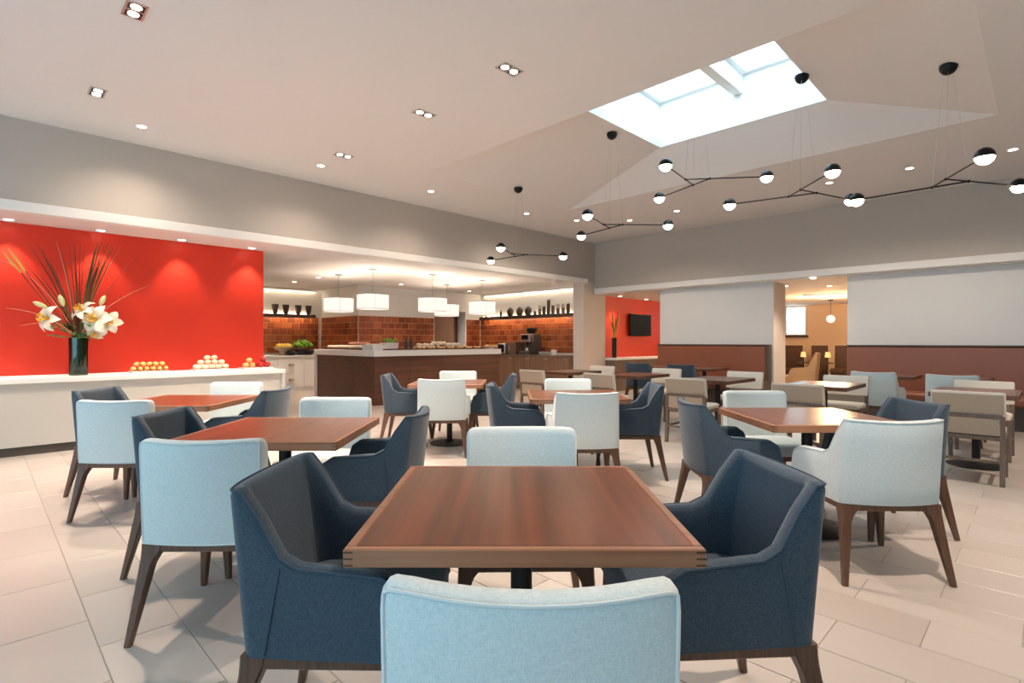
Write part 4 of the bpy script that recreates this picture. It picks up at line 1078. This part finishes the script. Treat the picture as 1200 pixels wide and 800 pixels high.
def drum(px, py, label):
    p = at_z(px, py, 2.655)
    t = empty('drum_pendant', p, 0, label, 'pendant light', 'drum pendants over the island')
    MB().lathe([(0.075, -0.02), (0.075, -0.001)], 18).build('canopy', 'chrome', t)
    MB().tube([(0, 0, -0.02), (0, 0, -0.52)], 0.006, 6).build('stem', 'chrome', t)
    MB().lathe([(0.295, -0.78), (0.30, -0.78), (0.30, -0.50), (0.295, -0.50)], 36, cap=False).build('lamp_shade', 'shade', t, 40)
    MB().lathe([(0.293, -0.765), (0.293, -0.76)], 36).build('diffuser', 'shade', t, 40)
    MB().lathe([(0.303, -0.782), (0.303, -0.772)], 36, cap=False).lathe([(0.303, -0.508), (0.303, -0.498)], 36, cap=False).build('rim', 'chrome', t)
    for k in range(3):
        a = k*2.094+0.9
        MB().tube([(0.302*math.cos(a), 0.302*math.sin(a), -0.78), (0.302*math.cos(a), 0.302*math.sin(a), -0.50)], 0.004, 5).build('rib', 'chrome', t)
    light('POINT', 'lamp_light', (0, 0, -0.62), DRUM, (1, 0.78, 0.60), t, 0.05)
    MB().tube([(-0.29, 0, -0.505), (0.29, 0, -0.505)], 0.005, 5).build('crossbar', 'chrome', t)
for px, py, lab in ((397, 321.5, 'white drum pendant over the wing of the island, farther from the opening'), (437, 315, 'white drum pendant over the corner of the buffet island'), (507, 321.5, 'white drum pendant over the middle of the island front'),
                    (523.5, 333, 'white drum pendant hanging farther back beside the wooden door'), (565, 328, 'white drum pendant over the back-counter end of the island')):
    drum(px, py, lab)

def make_twin():
    t = empty('twin_downlight', cat='downlight')
    MB().box(-0.115, 0.115, -0.066, -0.052, -0.006, 0.0).box(-0.115, 0.115, 0.052, 0.066, -0.006, 0).box(-0.115, -0.101, -0.052, 0.052, -0.006, 0).box(0.101, 0.115, -0.052, 0.052, -0.006, 0).box(-0.008, 0.008, -0.052, 0.052, -0.006, 0).build('frame', 'chrome', t, 0)
    for s in (-1, 1):
        h = MB().box(s*0.0545-0.0455, s*0.0545+0.0455, -0.0515, 0.0515, -0.0025, -0.001).build('housing', 'iron', t, 0)
        MB().lathe([(0.034, -0.008), (0.036, -0.003)], 16, (s*0.0545, 0, 0)).build('lamp', 'lens', h)
        light('SPOT', 'lamp_light', (s*0.0545, 0, -0.03), POW_TWIN, WARM, t, 0.03, 92, 0.45)
    return t
P_twin = Proto(make_twin)
for px, py, lab in ((158, 12, 'square twin ceiling downlight farthest from the red wall'), (114, 108, 'square twin ceiling downlight close to the red-wall side'), (597, 81, 'square twin ceiling downlight nearest the skylight coffer'),
                    (497, 133, 'square twin ceiling downlight, middle of the row beside the coffer'), (403, 182, 'square twin ceiling downlight, wall end of the row beside the coffer')):
    p = at_z(px, py, ZC); P_twin.put((p.x, p.y, ZC-0.0005), A45 if px > 200 else A45+math.pi/2, lab, 'twin downlights')
for u, v, lab in ((6.1, -1.2, 'twin ceiling downlight between the coffer and the rear wall'), (2.5, 0.2, 'twin ceiling downlight near the windows')):
    P_twin.put(W(u, v, ZC-0.0005), A45, lab, 'twin downlights')

def make_round(power, angle, blend, name, size=0.04):
    def f():
        t = empty(name, cat='downlight')
        MB().lathe([(0.062, -0.004), (0.065, -0.001), (0.048, -0.001), (0.046, -0.004)], 20, cap=False).build('trim_ring', 'white', t)
        MB().lathe([(0.044, -0.005), (0.046, -0.001)], 20).build('lamp', 'lens', t)
        light('SPOT', 'lamp_light', (0, 0, -0.02), power, WARM, t, size, angle, blend)
        return t
    return f
P_round = Proto(make_round(POW_ROUND, 140, 0.8, 'round_downlight'))
mains = [(166, 148), (376, 194), (505, 224), (617, 250), (676, 258), (738, 258), (793, 247), (972, 214), (1066, 197), (1187, 175)]
for px, py in mains:
    p = at_z(px, py, ZC)
    side = px < 650
    P_round.put((p.x, p.y, ZC-0.0005), 0, 'small round recessed downlight along the taupe wall over the %s' % ('buffet' if side else 'banquettes'), 'round downlights on the %s side' % ('buffet' if side else 'banquette'))
P_wash = Proto(make_round(POW_WASH, 76, 0.6, 'wall_washer_light', 0.02))
for px in (-100, 10, 118, 213, 295):
    u, d = on_v(px, 8.44); P_wash.put(W(u, 8.44, 2.654), 0, 'small round downlight grazing the red wall', 'downlights grazing the red wall')
P_buf = Proto(make_round(POW_BUFFET, 110, 0.7, 'buffet_downlight'))
for px, py in ((373, 325), (470, 333), (550, 341), (345, 330)):
    p = at_z(px, py, 2.654)
    if uv_of(p)[1] < 13.8: P_buf.put((p.x, p.y, 2.654), 0, 'small round downlight in the low ceiling over the buffet', 'downlights over the buffet')
for u, v in ((11.55, 7.66), (12.85, 7.68), (12.6, 6.9)):
    P_wash.put(W(u, v, 2.399), 0, 'small round downlight grazing the television wall', 'downlights at the television wall')
for px, py in ((953, 326), (921, 335), (972, 335), (936, 348)):
    p = at_z(px, py, 2.399); P_buf.put((p.x, p.y, 2.399), 0, 'small round downlight in the low lounge ceiling', 'downlights in the lounge')
